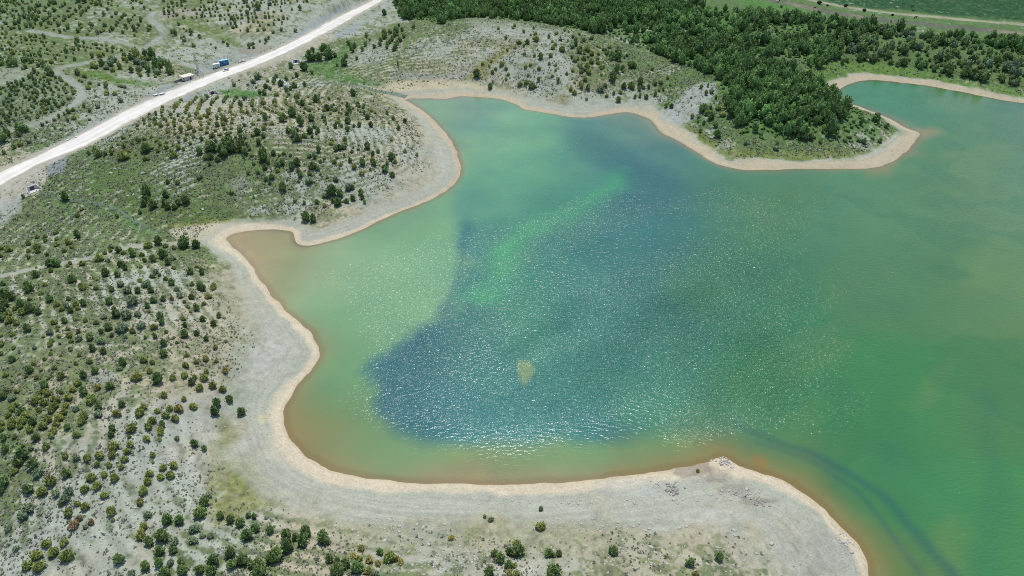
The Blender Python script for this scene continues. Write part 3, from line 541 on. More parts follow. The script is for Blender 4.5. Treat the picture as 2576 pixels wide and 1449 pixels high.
# ------------------------------------------------------------------ trees and shrubs
def crown_mesh(name, seed, kind, levels, nb, nt_, blades, size):
    """branches in whorls round the stem, each carrying splayed needle sprays; unit radius, 2 high"""
    g = np.random.default_rng(seed); V, F, C = [], [], []
    lean = g.normal(0, .06, 2)
    lob = g.uniform(0, 6.28, 3)
    for L in range(levels):
        f = (L + .5) / levels
        if kind == 'pine': R_ = (0.55 + .9 * f) if f < .38 else 0.98 * (1 - ((f - .38) / .66) ** 1.7); z0 = 0.16 + 1.72 * f; up = .25 + .5 * f
        elif kind == 'olive': R_ = (0.62 + 1.1 * f) if f < .3 else 0.97 * (1 - ((f - .3) / .74) ** 2.1); z0 = 0.08 + 1.72 * f; up = .35 + .7 * f
        else: R_ = (0.5 + f) if f < .45 else 0.98 * (1 - ((f - .45) / .62) ** 2); z0 = .1 + 1.6 * f; up = .3 + .5 * f
        n = max(3, int(nb * (.45 + .6 * R_))); a0 = g.uniform(0, 6.28)
        for b in range(n):
            a = a0 + 6.283 * b / n + g.normal(0, .16)
            r = R_ * (1 + .16 * math.sin(2 * a + lob[0]) + .12 * math.sin(3 * a + lob[1])) * g.uniform(.62, 1.12); d = np.array([math.cos(a), math.sin(a), 0.])
            tint = np.clip(g.normal(1, .20), .5, 1.6)
            for k in range(nt_):
                q = (k + g.uniform(.25, 1.1)) / nt_; q = .62 + .44 * q
                p = d * r * q + np.array([lean[0] * z0, lean[1] * z0, z0 + r * q * up * .55 - r * .20 + g.normal(0, .05)])
                ax = d * .8 + np.array([0, 0, up]) + g.normal(0, .3, 3); ax /= np.linalg.norm(ax)
                for j in range(blades):
                    e = ax + g.normal(0, .55, 3); e /= np.linalg.norm(e); s = np.cross(e, np.array([0, 0, 1.]) + g.normal(0, .5, 3)); s /= np.linalg.norm(s) + 1e-9
                    l = size * g.uniform(.7, 1.35); wdt = l * g.uniform(.30, .5); i0 = len(V)
                    V += [p - s * wdt * .5, p + e * l * .55 - s * wdt, p + e * l, p + e * l * .5 + s * wdt]; F.append((i0, i0 + 1, i0 + 2, i0 + 3))
                    tt = tint * np.clip(g.normal(1, .16), .6, 1.5); C += [np.array([tt, tt * g.uniform(.94, 1.06), tt * g.uniform(.8, 1.1)])] * 4
    nr, ns = (9, 15) if nt_ > 2 else (5, 9)
    zt, zb = (1.80, .16) if kind == 'pine' else (1.72, .06) if kind == 'olive' else (1.6, .08)
    i0 = len(V); ph = g.uniform(0, 6.28, 6)
    for r in range(nr):
        f = r / (nr - 1)
        for s in range(ns):
            a = 6.2832 * s / ns
            if kind == 'pine': R_ = .30 + 1.5 * f if f < .33 else .84 * (1 - ((f - .33) / .70) ** 1.9)
            elif kind == 'olive': R_ = .45 + 1.4 * f if f < .28 else .86 * (1 - ((f - .28) / .74) ** 2.4)
            else: R_ = .4 + 1.1 * f if f < .42 else .84 * (1 - ((f - .42) / .60) ** 2.2)
            R_ = max(R_, .05) * (1 + .16 * math.sin(2 * a + lob[0]) + .12 * math.sin(3 * a + lob[1]))
            R_ *= 1 + .16 * math.sin(5 * a + ph[0] + 7 * f) + .12 * math.sin(4 * a + ph[1] - 11 * f) + g.normal(0, .07)
            z = zb + (zt - zb) * f + .07 * math.sin(3 * a + ph[2] + 5 * f)
            V.append(np.array([R_ * math.cos(a) + lean[0] * z, R_ * math.sin(a) + lean[1] * z, z])); tt = np.clip(g.normal(1, .16), .6, 1.4); C.append(np.array([tt, tt, tt * .95]))
    for r in range(nr - 1):
        for s in range(ns): F.append((i0 + r * ns + s, i0 + r * ns + (s + 1) % ns, i0 + (r + 1) * ns + (s + 1) % ns, i0 + (r + 1) * ns + s))
    V = np.array(V); V[:, 2] = np.maximum(V[:, 2], .03)
    return V, np.array(F), np.array(C)
def trunk_bm(seed):
    g = random.Random(seed); m = MB(); top = Vector((g.uniform(-.06, .06), g.uniform(-.06, .06), 1.55)); mid = top * .5 + Vector((g.uniform(-.04, .04), 0, 0))
    m.tube((0, 0, -.12), mid, .085, .06, 7); m.tube(mid, top, .06, .018, 6)
    for k in range(7):
        z = .25 + .17 * k; a = k * 2.4 + g.random(); r = .62 * (1 - .09 * k); m.tube((mid.x * z / .8, 0, z), (math.cos(a) * r, math.sin(a) * r, z + .22), .028, .01, 5)
    return m
HI = {'pine': [crown_mesh("c", 100 + i, 'pine', 7, 11, 3, 3, .25) for i in range(6)], 'olive': [crown_mesh("c", 200 + i, 'olive', 6, 11, 3, 3, .25) for i in range(5)], 'shrub': [crown_mesh("c", 300 + i, 'shrub', 5, 10, 3, 3, .26) for i in range(4)]}
LO = {'pine': [crown_mesh("c", 400 + i, 'pine', 5, 7, 2, 2, .36) for i in range(6)], 'olive': [crown_mesh("c", 500 + i, 'olive', 4, 6, 2, 2, .36) for i in range(4)], 'shrub': [crown_mesh("c", 600 + i, 'shrub', 4, 6, 2, 2, .36) for i in range(4)]}
CROWN = {k: [npmesh("crown", *t) for t in v] for k, v in HI.items()}
for v in CROWN.values():
    for me in v: me.materials.append(M_LEAF)
TRUNK = []
for i in range(3):
    o = trunk_bm(i).build("trunk", M_BARK); TRUNK.append(o.data); bpy.data.objects.remove(o)
TINT = {'g': (.185, .268, .092), 'o': (.285, .325, .094), 'y': (.36, .325, .105), 'b': (.28, .21, .12), 't': (.21, .28, .155)}
FORM = {'g': 'pine', 't': 'shrub', 'o': 'olive', 'y': 'olive', 'b': 'olive'}
# every tree that can be told apart, read off eight enlargements of the photograph: x, y, half width in the enlargement, colour
LIST = {
(0,1687): "60 175 40 g 470 145 42 o 235 135 22 o 320 155 32 t 375 55 45 g 525 30 38 o 45 60 35 g 150 45 28 o 775 25 38 o 1130 25 35 g 1305 45 22 o 1475 65 38 o 1610 70 25 o 1620 10 35 o 1785 65 28 t 1965 120 42 g 2060 165 32 g 235 240 60 g 190 310 50 g 345 325 62 g 150 390 40 o 660 240 33 o 885 260 42 o 775 255 40 t 1010 230 45 o 1145 145 50 o 1320 120 38 o 1135 230 42 o 1285 190 35 o 1255 270 40 o 980 325 32 o 1100 335 33 o 1225 355 30 o 1540 235 28 o 1540 300 20 o 1645 360 40 o 1755 330 48 o 1725 430 45 o 1625 450 38 o 1515 415 38 o 1485 500 40 o 1450 590 48 o 1415 700 42 y 680 420 48 g 390 410 55 t 520 490 58 o 925 460 52 o 1055 425 38 o 1160 460 48 o 985 540 48 o 858 578 40 o 1058 630 42 o 705 590 48 t 50 500 55 g 20 590 38 g 295 580 55 g 440 590 50 o 655 670 55 t 620 720 32 o 785 715 30 o 860 755 45 o 695 810 48 o 805 865 33 b 755 935 48 b 922 905 38 b 1130 800 52 o 865 955 28 t 1140 885 22 t 565 620 40 t 1495 830 40 t 1690 885 60 g 1810 890 55 g 1455 950 45 o 1430 1035 55 y 1640 1045 70 g 1515 1110 50 g 2060 710 60 g 2030 810 65 g 2095 640 40 t 2225 850 42 g 2330 880 46 g 2430 915 52 g 2505 840 32 g 2560 850 30 g 2560 960 36 g 2490 1040 65 g 1960 980 50 t 1950 1085 50 t 2125 1040 40 t 2040 1040 35 t 1760 1090 50 t 1745 1190 45 g 1620 1200 60 g 1605 1310 48 g 1720 1310 38 t 1470 1340 52 g 1830 1310 42 g 1850 1390 60 g 1205 1275 58 g 2160 1295 68 g 2330 1210 60 g 2340 1330 52 g 2450 1290 70 g 2550 1330 50 g 2020 1380 55 g 2130 1400 60 g 1670 1415 55 g 1330 1430 40 t 480 1115 52 o 650 1105 46 o 380 1238 58 o 555 1205 55 o 690 1250 65 o 285 1345 48 o 405 1345 65 o 300 760 60 t 240 830 50 t 170 1170 35 t 90 950 45 t",
(0,1124): "40 90 60 g 120 100 50 g 30 150 45 g 60 165 45 g 230 165 50 g 320 210 55 g 395 245 35 g 155 210 30 o 235 240 45 o 30 230 45 g 90 260 35 o 30 300 45 g 110 325 45 o 170 350 38 o 310 10 55 g 415 50 30 o 300 115 22 o 510 110 42 g 690 110 28 o 575 170 32 o 625 215 28 o 670 175 38 t 770 170 38 o 790 205 28 o 845 160 38 g 715 230 32 g 1105 140 42 g 1390 35 32 g 1290 25 50 t 1345 130 60 t 1530 30 35 g 1555 130 35 g 1645 115 32 g 1735 110 28 b 1810 75 40 t 1930 95 35 g 2100 88 32 o 1780 15 30 t 2045 10 35 g 1130 15 32 g 840 5 30 o 970 5 25 o 2150 0 30 o 2055 158 26 o 2205 285 28 g 2040 320 32 g 2155 365 35 g 1985 210 38 g 1890 185 25 t 1855 140 22 t 1920 240 20 o 1485 185 33 g 1505 240 18 b 1390 265 38 t 1275 270 60 t 1180 270 45 g 1145 200 22 o 1050 295 30 t 975 350 32 o 865 325 30 o 760 315 26 o 660 335 32 g 555 345 36 o 580 395 22 o 585 425 24 o 600 485 24 o 685 415 25 o 795 440 25 b 705 475 34 o 718 535 26 o 915 495 42 g 800 510 38 t 290 410 45 g 505 445 38 t 130 470 30 o 155 500 18 o 440 490 20 o 140 600 24 o 350 600 26 t 525 530 28 o 510 570 30 o 515 620 18 o 515 660 22 o 610 680 18 o 715 615 28 o 800 675 24 o 605 560 18 t 1025 440 28 g 1100 400 42 g 1130 475 25 b 1235 400 68 t 1335 430 35 o 1425 378 45 t 1555 390 40 o 1620 285 40 g 1635 350 32 g 1670 440 25 o 1565 490 30 g 1465 500 20 g 1260 495 28 t 1025 540 40 t 1355 550 20 b 1655 560 40 g 1845 310 28 o 1865 380 28 g 1870 470 42 g 1985 460 30 g 2080 515 28 g 1780 550 20 o 1750 500 18 t 2275 540 18 b 2170 600 30 o 1885 590 18 o 1885 675 28 o 1660 665 42 g 1450 720 42 o 1540 748 32 o 1240 755 42 g 1205 810 32 t 1050 640 36 g 940 615 38 g 905 740 32 o 770 755 25 o 135 720 36 g 65 870 35 o 345 760 22 o 450 720 20 o 415 825 20 o 310 825 45 g 265 890 22 o 370 900 28 o 555 800 30 o 585 750 16 o 125 945 18 o 620 880 42 o 850 880 45 g 790 950 45 o 960 840 42 g 740 1020 35 o 700 1100 40 o 665 1180 35 o 645 1250 40 o 600 1310 45 o 575 1370 35 o 460 980 45 g 490 905 22 o 415 1050 32 o 485 1055 40 o 395 1100 35 o 350 1150 40 o 440 1155 42 o 560 1130 45 o 550 1190 45 o 520 1240 35 o 490 1320 45 o 440 1390 45 o 400 1225 35 o 170 1175 32 o 125 1215 38 o 230 1240 45 g 85 1280 32 o 260 1290 40 o 230 1345 42 o 130 1350 45 o 335 1355 42 g 120 1390 38 o 20 1360 40 o 20 1420 35 o 205 1400 28 o 300 1425 40 o 545 1430 40 o 70 1025 26 o 175 1035 28 o 35 1090 40 g 130 1105 40 t 615 1050 25 o 855 1040 50 g 985 1005 38 y 925 1125 58 o 1110 990 42 g 1000 1195 42 g 995 1265 45 t 770 1210 38 t 850 1290 50 o 830 1340 45 o 680 1405 32 g 1180 1260 45 y 1235 1170 42 g 1380 900 52 o 1512 840 30 o 1595 920 60 g 1740 900 38 o 1860 875 38 o 1875 780 33 o 1980 745 27 o 2075 710 36 y 2180 740 22 o 2080 845 28 o 2270 832 34 y 2055 910 38 o 1960 900 30 o 1935 950 40 g 2015 1005 42 o 2140 985 40 o 2250 1020 36 o 2315 1120 42 g 2190 1165 50 g 2175 1250 50 g 2440 1250 46 g 1650 1075 40 o 1855 1115 32 o 1955 1190 40 o 1450 1200 35 y 1410 1255 45 o 1590 1235 32 o 1710 1215 36 o 1670 1280 40 o 1775 1310 46 o 1810 1215 45 y 1540 1330 42 o 1505 1395 42 o 1640 1380 35 g 1620 1430 42 o 1335 1410 52 o 1135 1415 40 g 10 480 25 o 20 560 35 o 15 660 25 o",
(1000,1687): "15 970 45 g 145 995 45 g 310 1030 55 g 510 1000 65 g 400 1060 45 g 480 1100 65 g 310 1145 85 g 690 1060 75 g 205 1245 88 g 30 1340 70 g 745 1275 52 g 820 1300 38 g 910 1325 58 g 1065 1162 42 y 1250 1210 40 g 980 1250 38 y 1035 1270 38 o 1140 1285 42 y 1230 1320 38 y 1350 1255 65 o 1415 1275 35 y 1460 1305 35 y 1030 1360 75 g 1125 1395 45 y 820 1395 75 g 1180 1425 25 y 1220 1430 35 t 1965 1060 32 y 2395 1220 42 g 2455 1265 62 g 2560 1205 50 g 2340 1415 55 g 2540 1340 45 g 2550 1420 35 y 2365 880 30 t 2300 850 20 g 40 1430 70 g",
(2000,1687): "285 945 55 o 45 1110 40 o 50 1195 72 g 20 1340 35 o 375 1225 50 g 425 1240 25 o 470 1225 32 g 1015 1195 55 g 1785 1305 55 g 2080 1265 50 g 415 1395 75 g 1850 1430 38 y 1865 390 22 o 290 770 28 t 40 1425 40 o",
(0,562): "570 885 32 o 375 935 28 o 460 930 25 o 460 972 22 o 575 955 22 o 575 1008 34 o 700 990 38 o 725 1035 28 o 790 920 40 g 290 1000 32 o 290 1075 25 o 380 1035 36 o 385 1085 28 o 95 1060 42 o 20 1050 28 o 15 1125 25 o 655 1075 26 o 478 1118 24 g 295 1145 24 g 570 1210 45 g 515 1210 45 g 590 1225 30 g 520 1280 26 g 370 1243 15 o 705 1200 25 o 685 1228 20 o 830 1205 32 o 365 1318 42 g 745 1365 52 g 1005 1150 48 o 1100 1180 18 g 1060 1095 26 o 1115 1075 24 o 1120 1035 28 t 1200 1070 38 g 1245 1095 30 o 1325 1070 32 o 1340 1115 40 g 1435 1110 30 o 1495 1020 42 o 1595 990 46 g 1670 1025 30 o 1755 1048 26 o 1855 1010 65 g 1980 1020 48 g 1460 1175 26 g 1550 1165 36 g 1655 1130 48 g 1745 1150 30 t 1700 1195 40 g 1755 1245 26 o 1220 1215 36 g 1265 1250 36 g 1070 1310 46 g 1195 1320 36 g 1410 1375 28 o 1420 1235 22 o 1570 1285 32 t 1540 1330 30 t 1610 1320 22 o 1670 1360 24 o 1735 1400 40 g 1915 1290 38 g 1985 1235 22 o 2035 1290 36 g 1935 1412 28 o 2025 1435 42 g 2155 1430 36 o 1480 1415 50 t 1220 1410 42 t 460 1415 28 o 300 1430 40 o 40 1410 28 g 940 1350 16 o 980 1365 18 o 915 1415 18 o 835 1435 40 o 660 545 45 g 240 535 22 g 780 720 28 o 825 655 22 o 1185 730 22 g 1415 690 22 g 1480 500 60 g 1490 560 35 g 1670 520 40 g 1670 600 40 g 1690 640 35 g 1550 620 45 g 1450 610 35 g 1760 640 30 g 1790 390 28 o 1690 385 25 g 1880 570 45 g 1800 600 30 g 2010 330 35 t 2500 295 22 g 1000 105 45 o 1240 125 60 o 900 100 25 g 960 65 30 o 1065 100 25 g 1125 95 25 g 1260 75 25 o 1485 60 45 g 1465 150 28 o 1500 150 20 o 1755 115 40 o 2120 140 35 g 2195 165 30 g 1590 75 22 o 1850 55 22 o 2130 45 60 g 2250 90 60 g 2330 50 60 g 2440 30 60 g",
(1000,562): "505 750 48 g 580 760 42 g 690 620 28 y 610 590 26 g 775 575 30 g 830 590 45 g 915 580 28 g 760 490 60 g 850 510 40 g 930 440 45 t 970 445 28 g 1060 500 35 g 1070 545 25 g 1095 590 20 g 980 550 32 g 275 450 42 g 1300 260 36 g 1320 205 22 g 1375 315 32 g 1400 180 28 o 1365 140 38 g 1190 200 28 g 1175 105 26 g 1150 255 14 g 1125 30 38 g 1230 80 22 g 1620 112 18 g 1500 78 22 o 840 45 32 g 950 170 26 g 790 180 24 o 965 78 22 b 650 178 22 o 690 148 20 o 545 300 30 o 575 235 45 g 540 120 30 t 445 325 28 g 360 235 38 g 220 225 28 g 270 190 32 g 90 240 28 g 410 200 38 g 430 270 25 o 80 140 60 g 160 340 30 g 140 395 20 g 180 100 28 g 235 115 20 o 280 95 22 o 805 355 32 t 720 335 20 o 655 305 16 o 25 290 22 g 65 80 45 g",
(1000,0): "1295 135 32 g 555 580 60 g 640 590 40 g 690 510 50 g 730 560 60 g 800 560 25 g 575 510 25 g 490 690 48 g 565 735 20 g 415 760 26 g 355 670 28 g 890 640 45 g 905 570 25 g 820 660 18 g 1015 590 20 g 190 800 24 g 390 870 32 g 490 860 22 g 255 850 30 g 100 880 28 g 310 800 25 g 310 910 25 g 350 900 22 g 90 940 30 g 40 940 25 g 145 900 22 g 980 948 30 g 2220 750 42 g 2355 880 30 g 2280 640 20 o 2345 660 18 o 2365 620 16 o 2470 650 26 o 2410 690 20 o 2380 725 22 o 2515 690 20 o 2540 745 20 o 2515 795 20 o 2530 510 14 g 1427 645 16 g 765 1080 20 g 715 1100 34 g 810 1108 20 g 840 1065 14 o 825 993 15 o 930 1080 32 g 945 1120 30 g 915 1150 24 g 1040 1070 24 t 1085 1068 24 g 1125 1185 30 g 1160 1265 30 g 1320 1140 24 g 1340 1235 20 o 1380 1200 22 g 1435 1298 24 g 1503 1222 26 g 1362 1410 18 o 1040 1265 26 g 985 1275 20 g 925 1305 30 g 925 1225 40 g 800 1275 28 g 865 1275 22 g 830 1215 22 g 545 1320 38 g 630 1318 26 g 440 1210 38 g 560 1200 38 g 330 1320 32 g 270 1200 50 g 370 1150 50 g 600 1010 38 g 540 1110 30 t 470 1050 32 g 430 1400 40 g 490 1370 30 o 15 1340 35 g",
(2000,0): "765 890 28 g 590 900 24 o 628 938 28 o 697 875 24 o 750 997 20 o 952 962 22 o 1022 942 18 g 1070 1010 30 g 1235 978 20 g 1287 968 20 g 1347 980 26 g 1440 955 22 g 1520 905 16 g 1590 855 16 t 80 850 32 o 145 830 26 o 200 870 36 o 268 805 20 g 160 755 18 o 462 815 24 g 408 765 18 o 550 740 20 o 608 710 20 o 630 830 16 o 690 665 24 o 697 722 24 o 770 720 34 o 800 620 30 o 760 670 35 o 860 630 24 o 725 590 26 o 640 450 26 g 600 580 18 g 660 590 20 o 440 705 16 o 440 655 18 o 375 640 20 o 270 690 22 o 187 650 20 o 137 675 22 o 225 560 20 o 290 580 30 g 390 560 26 o 125 540 20 o 30 480 20 o 120 465 15 g 155 430 28 g 955 550 18 g 1000 580 32 g 1065 585 42 g 870 545 20 o 725 535 18 o 800 540 30 o 760 500 36 o 500 500 36 o 410 485 24 o 490 400 22 t 530 310 18 g 455 340 16 g 188 355 14 o 720 405 30 t 790 390 20 t 900 690 16 o 900 745 18 o 1110 690 24 g 1180 640 22 g 1230 670 32 g 1010 790 45 g 1130 870 30 g 1200 870 40 g 1290 840 40 g 1280 900 24 g 1325 885 20 g 1375 880 18 g 1440 850 22 g 1500 840 24 g 1410 700 20 g 1545 1070 22 g 1600 1070 26 g 1915 1100 50 g 1900 880 24 g 1950 945 22 g 1970 870 16 g 1803 985 14 o 1805 1060 12 o 1810 1180 24 g 1875 1185 16 g 1870 1225 16 g 1925 1240 22 g 1893 1320 22 g 2000 1180 40 g 2065 1360 40 g 2050 985 20 g 1995 1085 20 g 735 800 24 o 690 840 24 o 890 905 40 t 940 860 24 t 1090 930 22 o",
(3000,0): "745 630 28 g 325 755 18 g 260 775 14 g 500 660 40 g 1295 655 24 g 1355 645 36 g 1385 650 24 g 1500 655 32 g 1582 665 28 g 1725 763 14 g 1815 725 48 g 1960 745 50 g 2050 760 50 g 2140 775 40 g 2355 805 36 g 2440 800 25 g 2500 830 30 g 1185 1272 30 g 1120 1420 25 g 960 1430 30 g 355 1380 50 g 960 580 40 g 1040 600 40 g 915 595 35 g"}
TREES = []
for (ox, oy), s in LIST.items():
    q = s.split()
    for i in range(0, len(q), 4):
        cx, cy, r = float(q[i]), float(q[i + 1]), float(q[i + 2])
        TREES.append(((ox + cx / 2.576) / 1.5528, (oy + cy / 2.576) / 1.5528, r / 2.576 / 1.5528, q[i + 3]))
TR = np.array([t[:3] for t in TREES]); TCL = [t[3] for t in TREES]
TB = at(TR[:, 0], np.minimum(TR[:, 1] + TR[:, 2] * .45, 1446)); _, _, TD = proj(TB[:, 0], TB[:, 1], TB[:, 2])
TRAD = TR[:, 2] * TD / FPX * .90
ok = bil(D_, TB[:, 0], TB[:, 1]) > .8
CAP = {'pine': 288, 'olive': 288, 'shrub': 100}
single = np.zeros(len(TR), bool)
for kf, cap in CAP.items():
    idx = [i for i in np.argsort(-TR[:, 2]) if FORM[TCL[i]] == kf and ok[i]]
    single[idx[:cap]] = True
PLACE = [(30,800,"on the hilltop above the planted rows"),(130,760,"on the stony crest beside red rubble"),(250,745,"among pale stones above the cove slope"),(330,780,"in the thicket on the cove slope"),(430,760,"in the thin row above the cove"),(490,760,"on the bare upper cove slope"),(520,840,"where the cove slope turns bare"),
 (60,850,"in the old rows below the hilltop"),(150,860,"on the grey patch below the crest"),(230,850,"on the mottled middle slope"),(330,850,"in the mottled scrub of the slope"),(420,860,"along the ribbed middle slope"),
 (40,950,"on the grey wash by the frame edge"),(130,940,"between the grey wash and long rows"),(220,960,"at the head of the long row"),(300,950,"on the slope below the scrub"),(400,930,"on the pale ribs of the slope"),(490,930,"on open grey ground before the beach"),(545,950,"next to the bare gravel by the beach"),
 (30,1050,"in the dense rows by the frame edge"),(100,1040,"in the dense planted rows"),(150,1030,"in the long unbroken hedge-like row"),(215,1040,"just beyond the long unbroken row"),(300,1050,"on the sandy strip after the rows"),(390,1050,"on the grey terrace of olive bushes"),(460,1040,"on the grey terrace near the beach"),(545,1030,"in the pair of pines by the beach"),(610,1040,"on the edge of the foreshore"),
 (30,1140,"on the grassy bank at the edge"),(110,1140,"where the grassy bank meets gravel"),(180,1150,"on the gravel beside the grassy bank"),(260,1110,"in the bush cluster on pale gravel"),(320,1100,"in the paired column of bushes"),(400,1110,"on gravel around the white outcrop"),(430,1160,"beside the white outcrop on gravel"),(490,1110,"near the yellow meadow strip"),
 (40,1230,"on the green bank by the frame edge"),(110,1230,"on the slope of the green bank"),(180,1240,"on gravel below the bush cluster"),(250,1240,"on bare gravel among scattered bushes"),(350,1220,"alone on the wide gravel fan"),(210,1290,"in the knot of rusty bushes"),
 (120,1360,"in the corner group on gravel"),(170,1390,"in the lower corner group"),(300,1390,"on the gravel near the bottom edge"),(370,1330,"in the line under the gravel fan"),(420,1290,"at the top of the roadside grove"),(410,1350,"in the thick grove on grass"),(440,1420,"in the grove at the bottom edge"),(500,1270,"where the grove meets yellow grass"),(540,1360,"in the grove below the yellow grass"),(600,1290,"in the short row on yellow grass"),(570,1400,"in the hedge clump at the bottom"),(620,1340,"on gravel past the hedge clump"),
 (680,1330,"in the clump facing the beach"),(730,1350,"in the big clump above the bottom edge"),(770,1340,"on pale gravel facing the beach"),(810,1350,"alone on pale gravel"),(850,1410,"in the bottom clump on pale gravel"),(910,1410,"in the mixed clump at the bottom edge"),(970,1400,"on the dry edge of the mixed clump"),(1130,1350,"on the rubble slope"),(1250,1400,"in the green trio on stony ground"),(1300,1400,"on stony ground beside the trio"),(1360,1300,"on bare gravel above the beach scrub"),(1390,1400,"on the open stony flat"),(1540,1380,"alone in the middle of the flat"),(1740,1410,"on the dry grass toward the point"),(1810,1400,"on dry grass below the point"),(1755,1185,"on the white shore near the point"),
 (60,620,"on the grey slope beyond the dirt track"),(130,600,"on the rise over the dirt track"),(190,600,"on the grey patch by the dirt track"),(270,655,"at the edge of the dirt track"),(100,690,"in front of the dirt track"),(200,690,"on the grassy rise below the track"),(310,630,"on the bend of the dirt track"),(330,660,"on the slope under the track bend"),(400,620,"at the cove head beside the track"),(420,670,"on the slope behind the cove head"),(470,615,"on the sandy flat of the cove"),(500,690,"above the brown cove water"),
 (165,500,"beside the marshy rill"),(290,540,"along the marshy rill"),(370,490,"in the dark thicket on the green slope"),(420,500,"in the dark row down the green slope"),(470,500,"on the green slope above the rill"),(250,390,"on the grassy shoulder under the road"),(310,390,"on the upper shoulder under the road"),(370,390,"below the planted terraces"),(430,400,"on the terraces of the headland"),(540,395,"in the headland thicket"),(600,380,"on the crown of the headland"),(640,420,"in the middle of the headland"),(700,400,"on the far terraces of the headland"),(700,470,"on the tussocky flank of the headland"),(770,550,"as a pair above the sand spit"),(830,500,"in the leafy clump over the spit"),(890,490,"beside the leafy clump over the spit"),(860,400,"on the lake side of the headland"),(930,400,"on the headland above the gravel beach"),(980,390,"on the headland facing the bay"),
 (700,300,"on the back of the headland"),(760,290,"on the dense back of the headland"),(870,310,"on the headland slope over the delta"),(960,310,"on the headland nose by the delta"),(860,240,"by the brook mouth"),(660,230,"in the copse under the road"),(720,215,"around the white cascade"),(770,180,"on the green hollow by the culvert"),(800,140,"in the copse behind the culvert"),(870,155,"at the foot of the grey knoll"),(960,30,"alone at the forest corner"),(1200,190,"at the mouth of the yellow gully"),(1230,220,"on the beach by the yellow gully"),(1000,165,"on the grey knoll"),
 (1270,180,"beside the yellow gully"),(1330,205,"in the trio over the sandy shore"),(1340,170,"on the bald hill's west flank"),(1360,140,"near the top of the bald hill"),(1400,205,"on the bald hill's lower slope"),(1440,230,"near the foot of the bald hill"),(1460,180,"in the bush belt of the bald hill"),(1480,150,"under the summit of the bald hill"),(1450,110,"on the rim of the bald hill"),(1540,150,"on the shoulder facing the forest"),(1520,240,"above the banded gravel shore"),(1570,210,"in the green half of the bald hill"),(1620,245,"along the valley meadow"),(1660,270,"as a pair on blue gravel"),(1770,230,"on the blue gravel slope"),(1765,270,"on blue gravel below the forest"),(1750,300,"on the bank above the curved beach"),(1800,330,"at the forest's lakeside corner"),(2090,350,"on the wooded point's grass edge"),(2230,320,"at the tip of the wooded point"),(1990,170,"at the neck of the wooded point"),(2060,165,"by the meadow gap"),(2170,150,"on the green shelf above the inlet"),(2270,165,"in the row above the inlet"),(2400,185,"in the dark clump above the inlet"),(2500,205,"on the far bank of the inlet")]
PL = np.array([p[:2] for p in PLACE])
KN = {'g': "dark green pine", 'o': "olive green bush", 'y': "yellowish bush", 'b': "rusty brown bush", 't': "grey-green leafy shrub"}
def size_word(u, v, r):
    q = r * 2
    return "tiny" if q < 9 else "small" if q < 13.5 else "mid-sized" if q < 20 else "large" if q < 30 else "very large"
groups = {}
for i in np.flatnonzero(single):
    b = int(np.argmin((PL[:, 0] - TR[i, 0]) ** 2 + ((PL[:, 1] - TR[i, 1]) * 1.4) ** 2))
    groups.setdefault((size_word(*TR[i]), TCL[i], b), []).append(i)
ORD = ["first", "second", "third", "fourth", "fifth", "sixth", "seventh", "eighth", "ninth", "tenth", "eleventh", "twelfth"]
NUM = ["", "one", "two", "three", "four", "five", "six", "seven", "eight", "nine", "ten", "eleven", "twelve"]
LAB = {}
for (sz, c, b), ids in groups.items():
    base = f"{sz} {KN[c]} {PLACE[b][2]}"
    if len(ids) == 1: LAB[ids[0]] = base; continue
    ids = sorted(ids, key=lambda i: TR[i, 0])
    if len(ids) == 2 and abs(TR[ids[0], 0] - TR[ids[1], 0]) > 6:
        LAB[ids[0]] = base + ", left of two"; LAB[ids[1]] = base + ", right of two"
    elif len(ids) == 2:
        ids.sort(key=lambda i: TR[i, 1]); LAB[ids[0]] = base + ", upper of two"; LAB[ids[1]] = base + ", lower of two"
    else:
        for k, i in enumerate(ids): LAB[i] = base + f", {ORD[k]} from left"
NAMES = {'pine': ("pine_tree", "tree", "pines standing apart around the lake"), 'olive': ("conifer_bush", "bush", "olive bushes planted on the slopes"), 'shrub': ("leafy_shrub", "shrub", "leafy shrubs among the bushes")}
def tint_of(c, g): 
    t = np.array(TINT[c]) * g.uniform(.78, 1.25); t[0] *= g.uniform(.92, 1.06); return t
for i in np.flatnonzero(single):
    g = np.random.default_rng(1000 + i); form = FORM[TCL[i]]; nm, cat, gr = NAMES[form]
    x, y, z = TB[i]; r = TRAD[i] * g.uniform(.95, 1.05)
    kz = {'pine': g.uniform(.98, 1.22), 'olive': g.uniform(.78, .98), 'shrub': g.uniform(.7, .9)}[form]
    e = empty(nm, (x, y, z - .02), g.uniform(0, 6.28)); e.scale = (r * g.uniform(.92, 1.08), r * g.uniform(.92, 1.08), r * kz)
    tag(e, LAB[i], cat, gr)
    c = link("crown", CROWN[form][g.integers(len(CROWN[form]))], None, e); c.color = (*tint_of(TCL[i], g), 1)
    if form != 'shrub' or True: link("trunk", TRUNK[g.integers(3)], None, e)

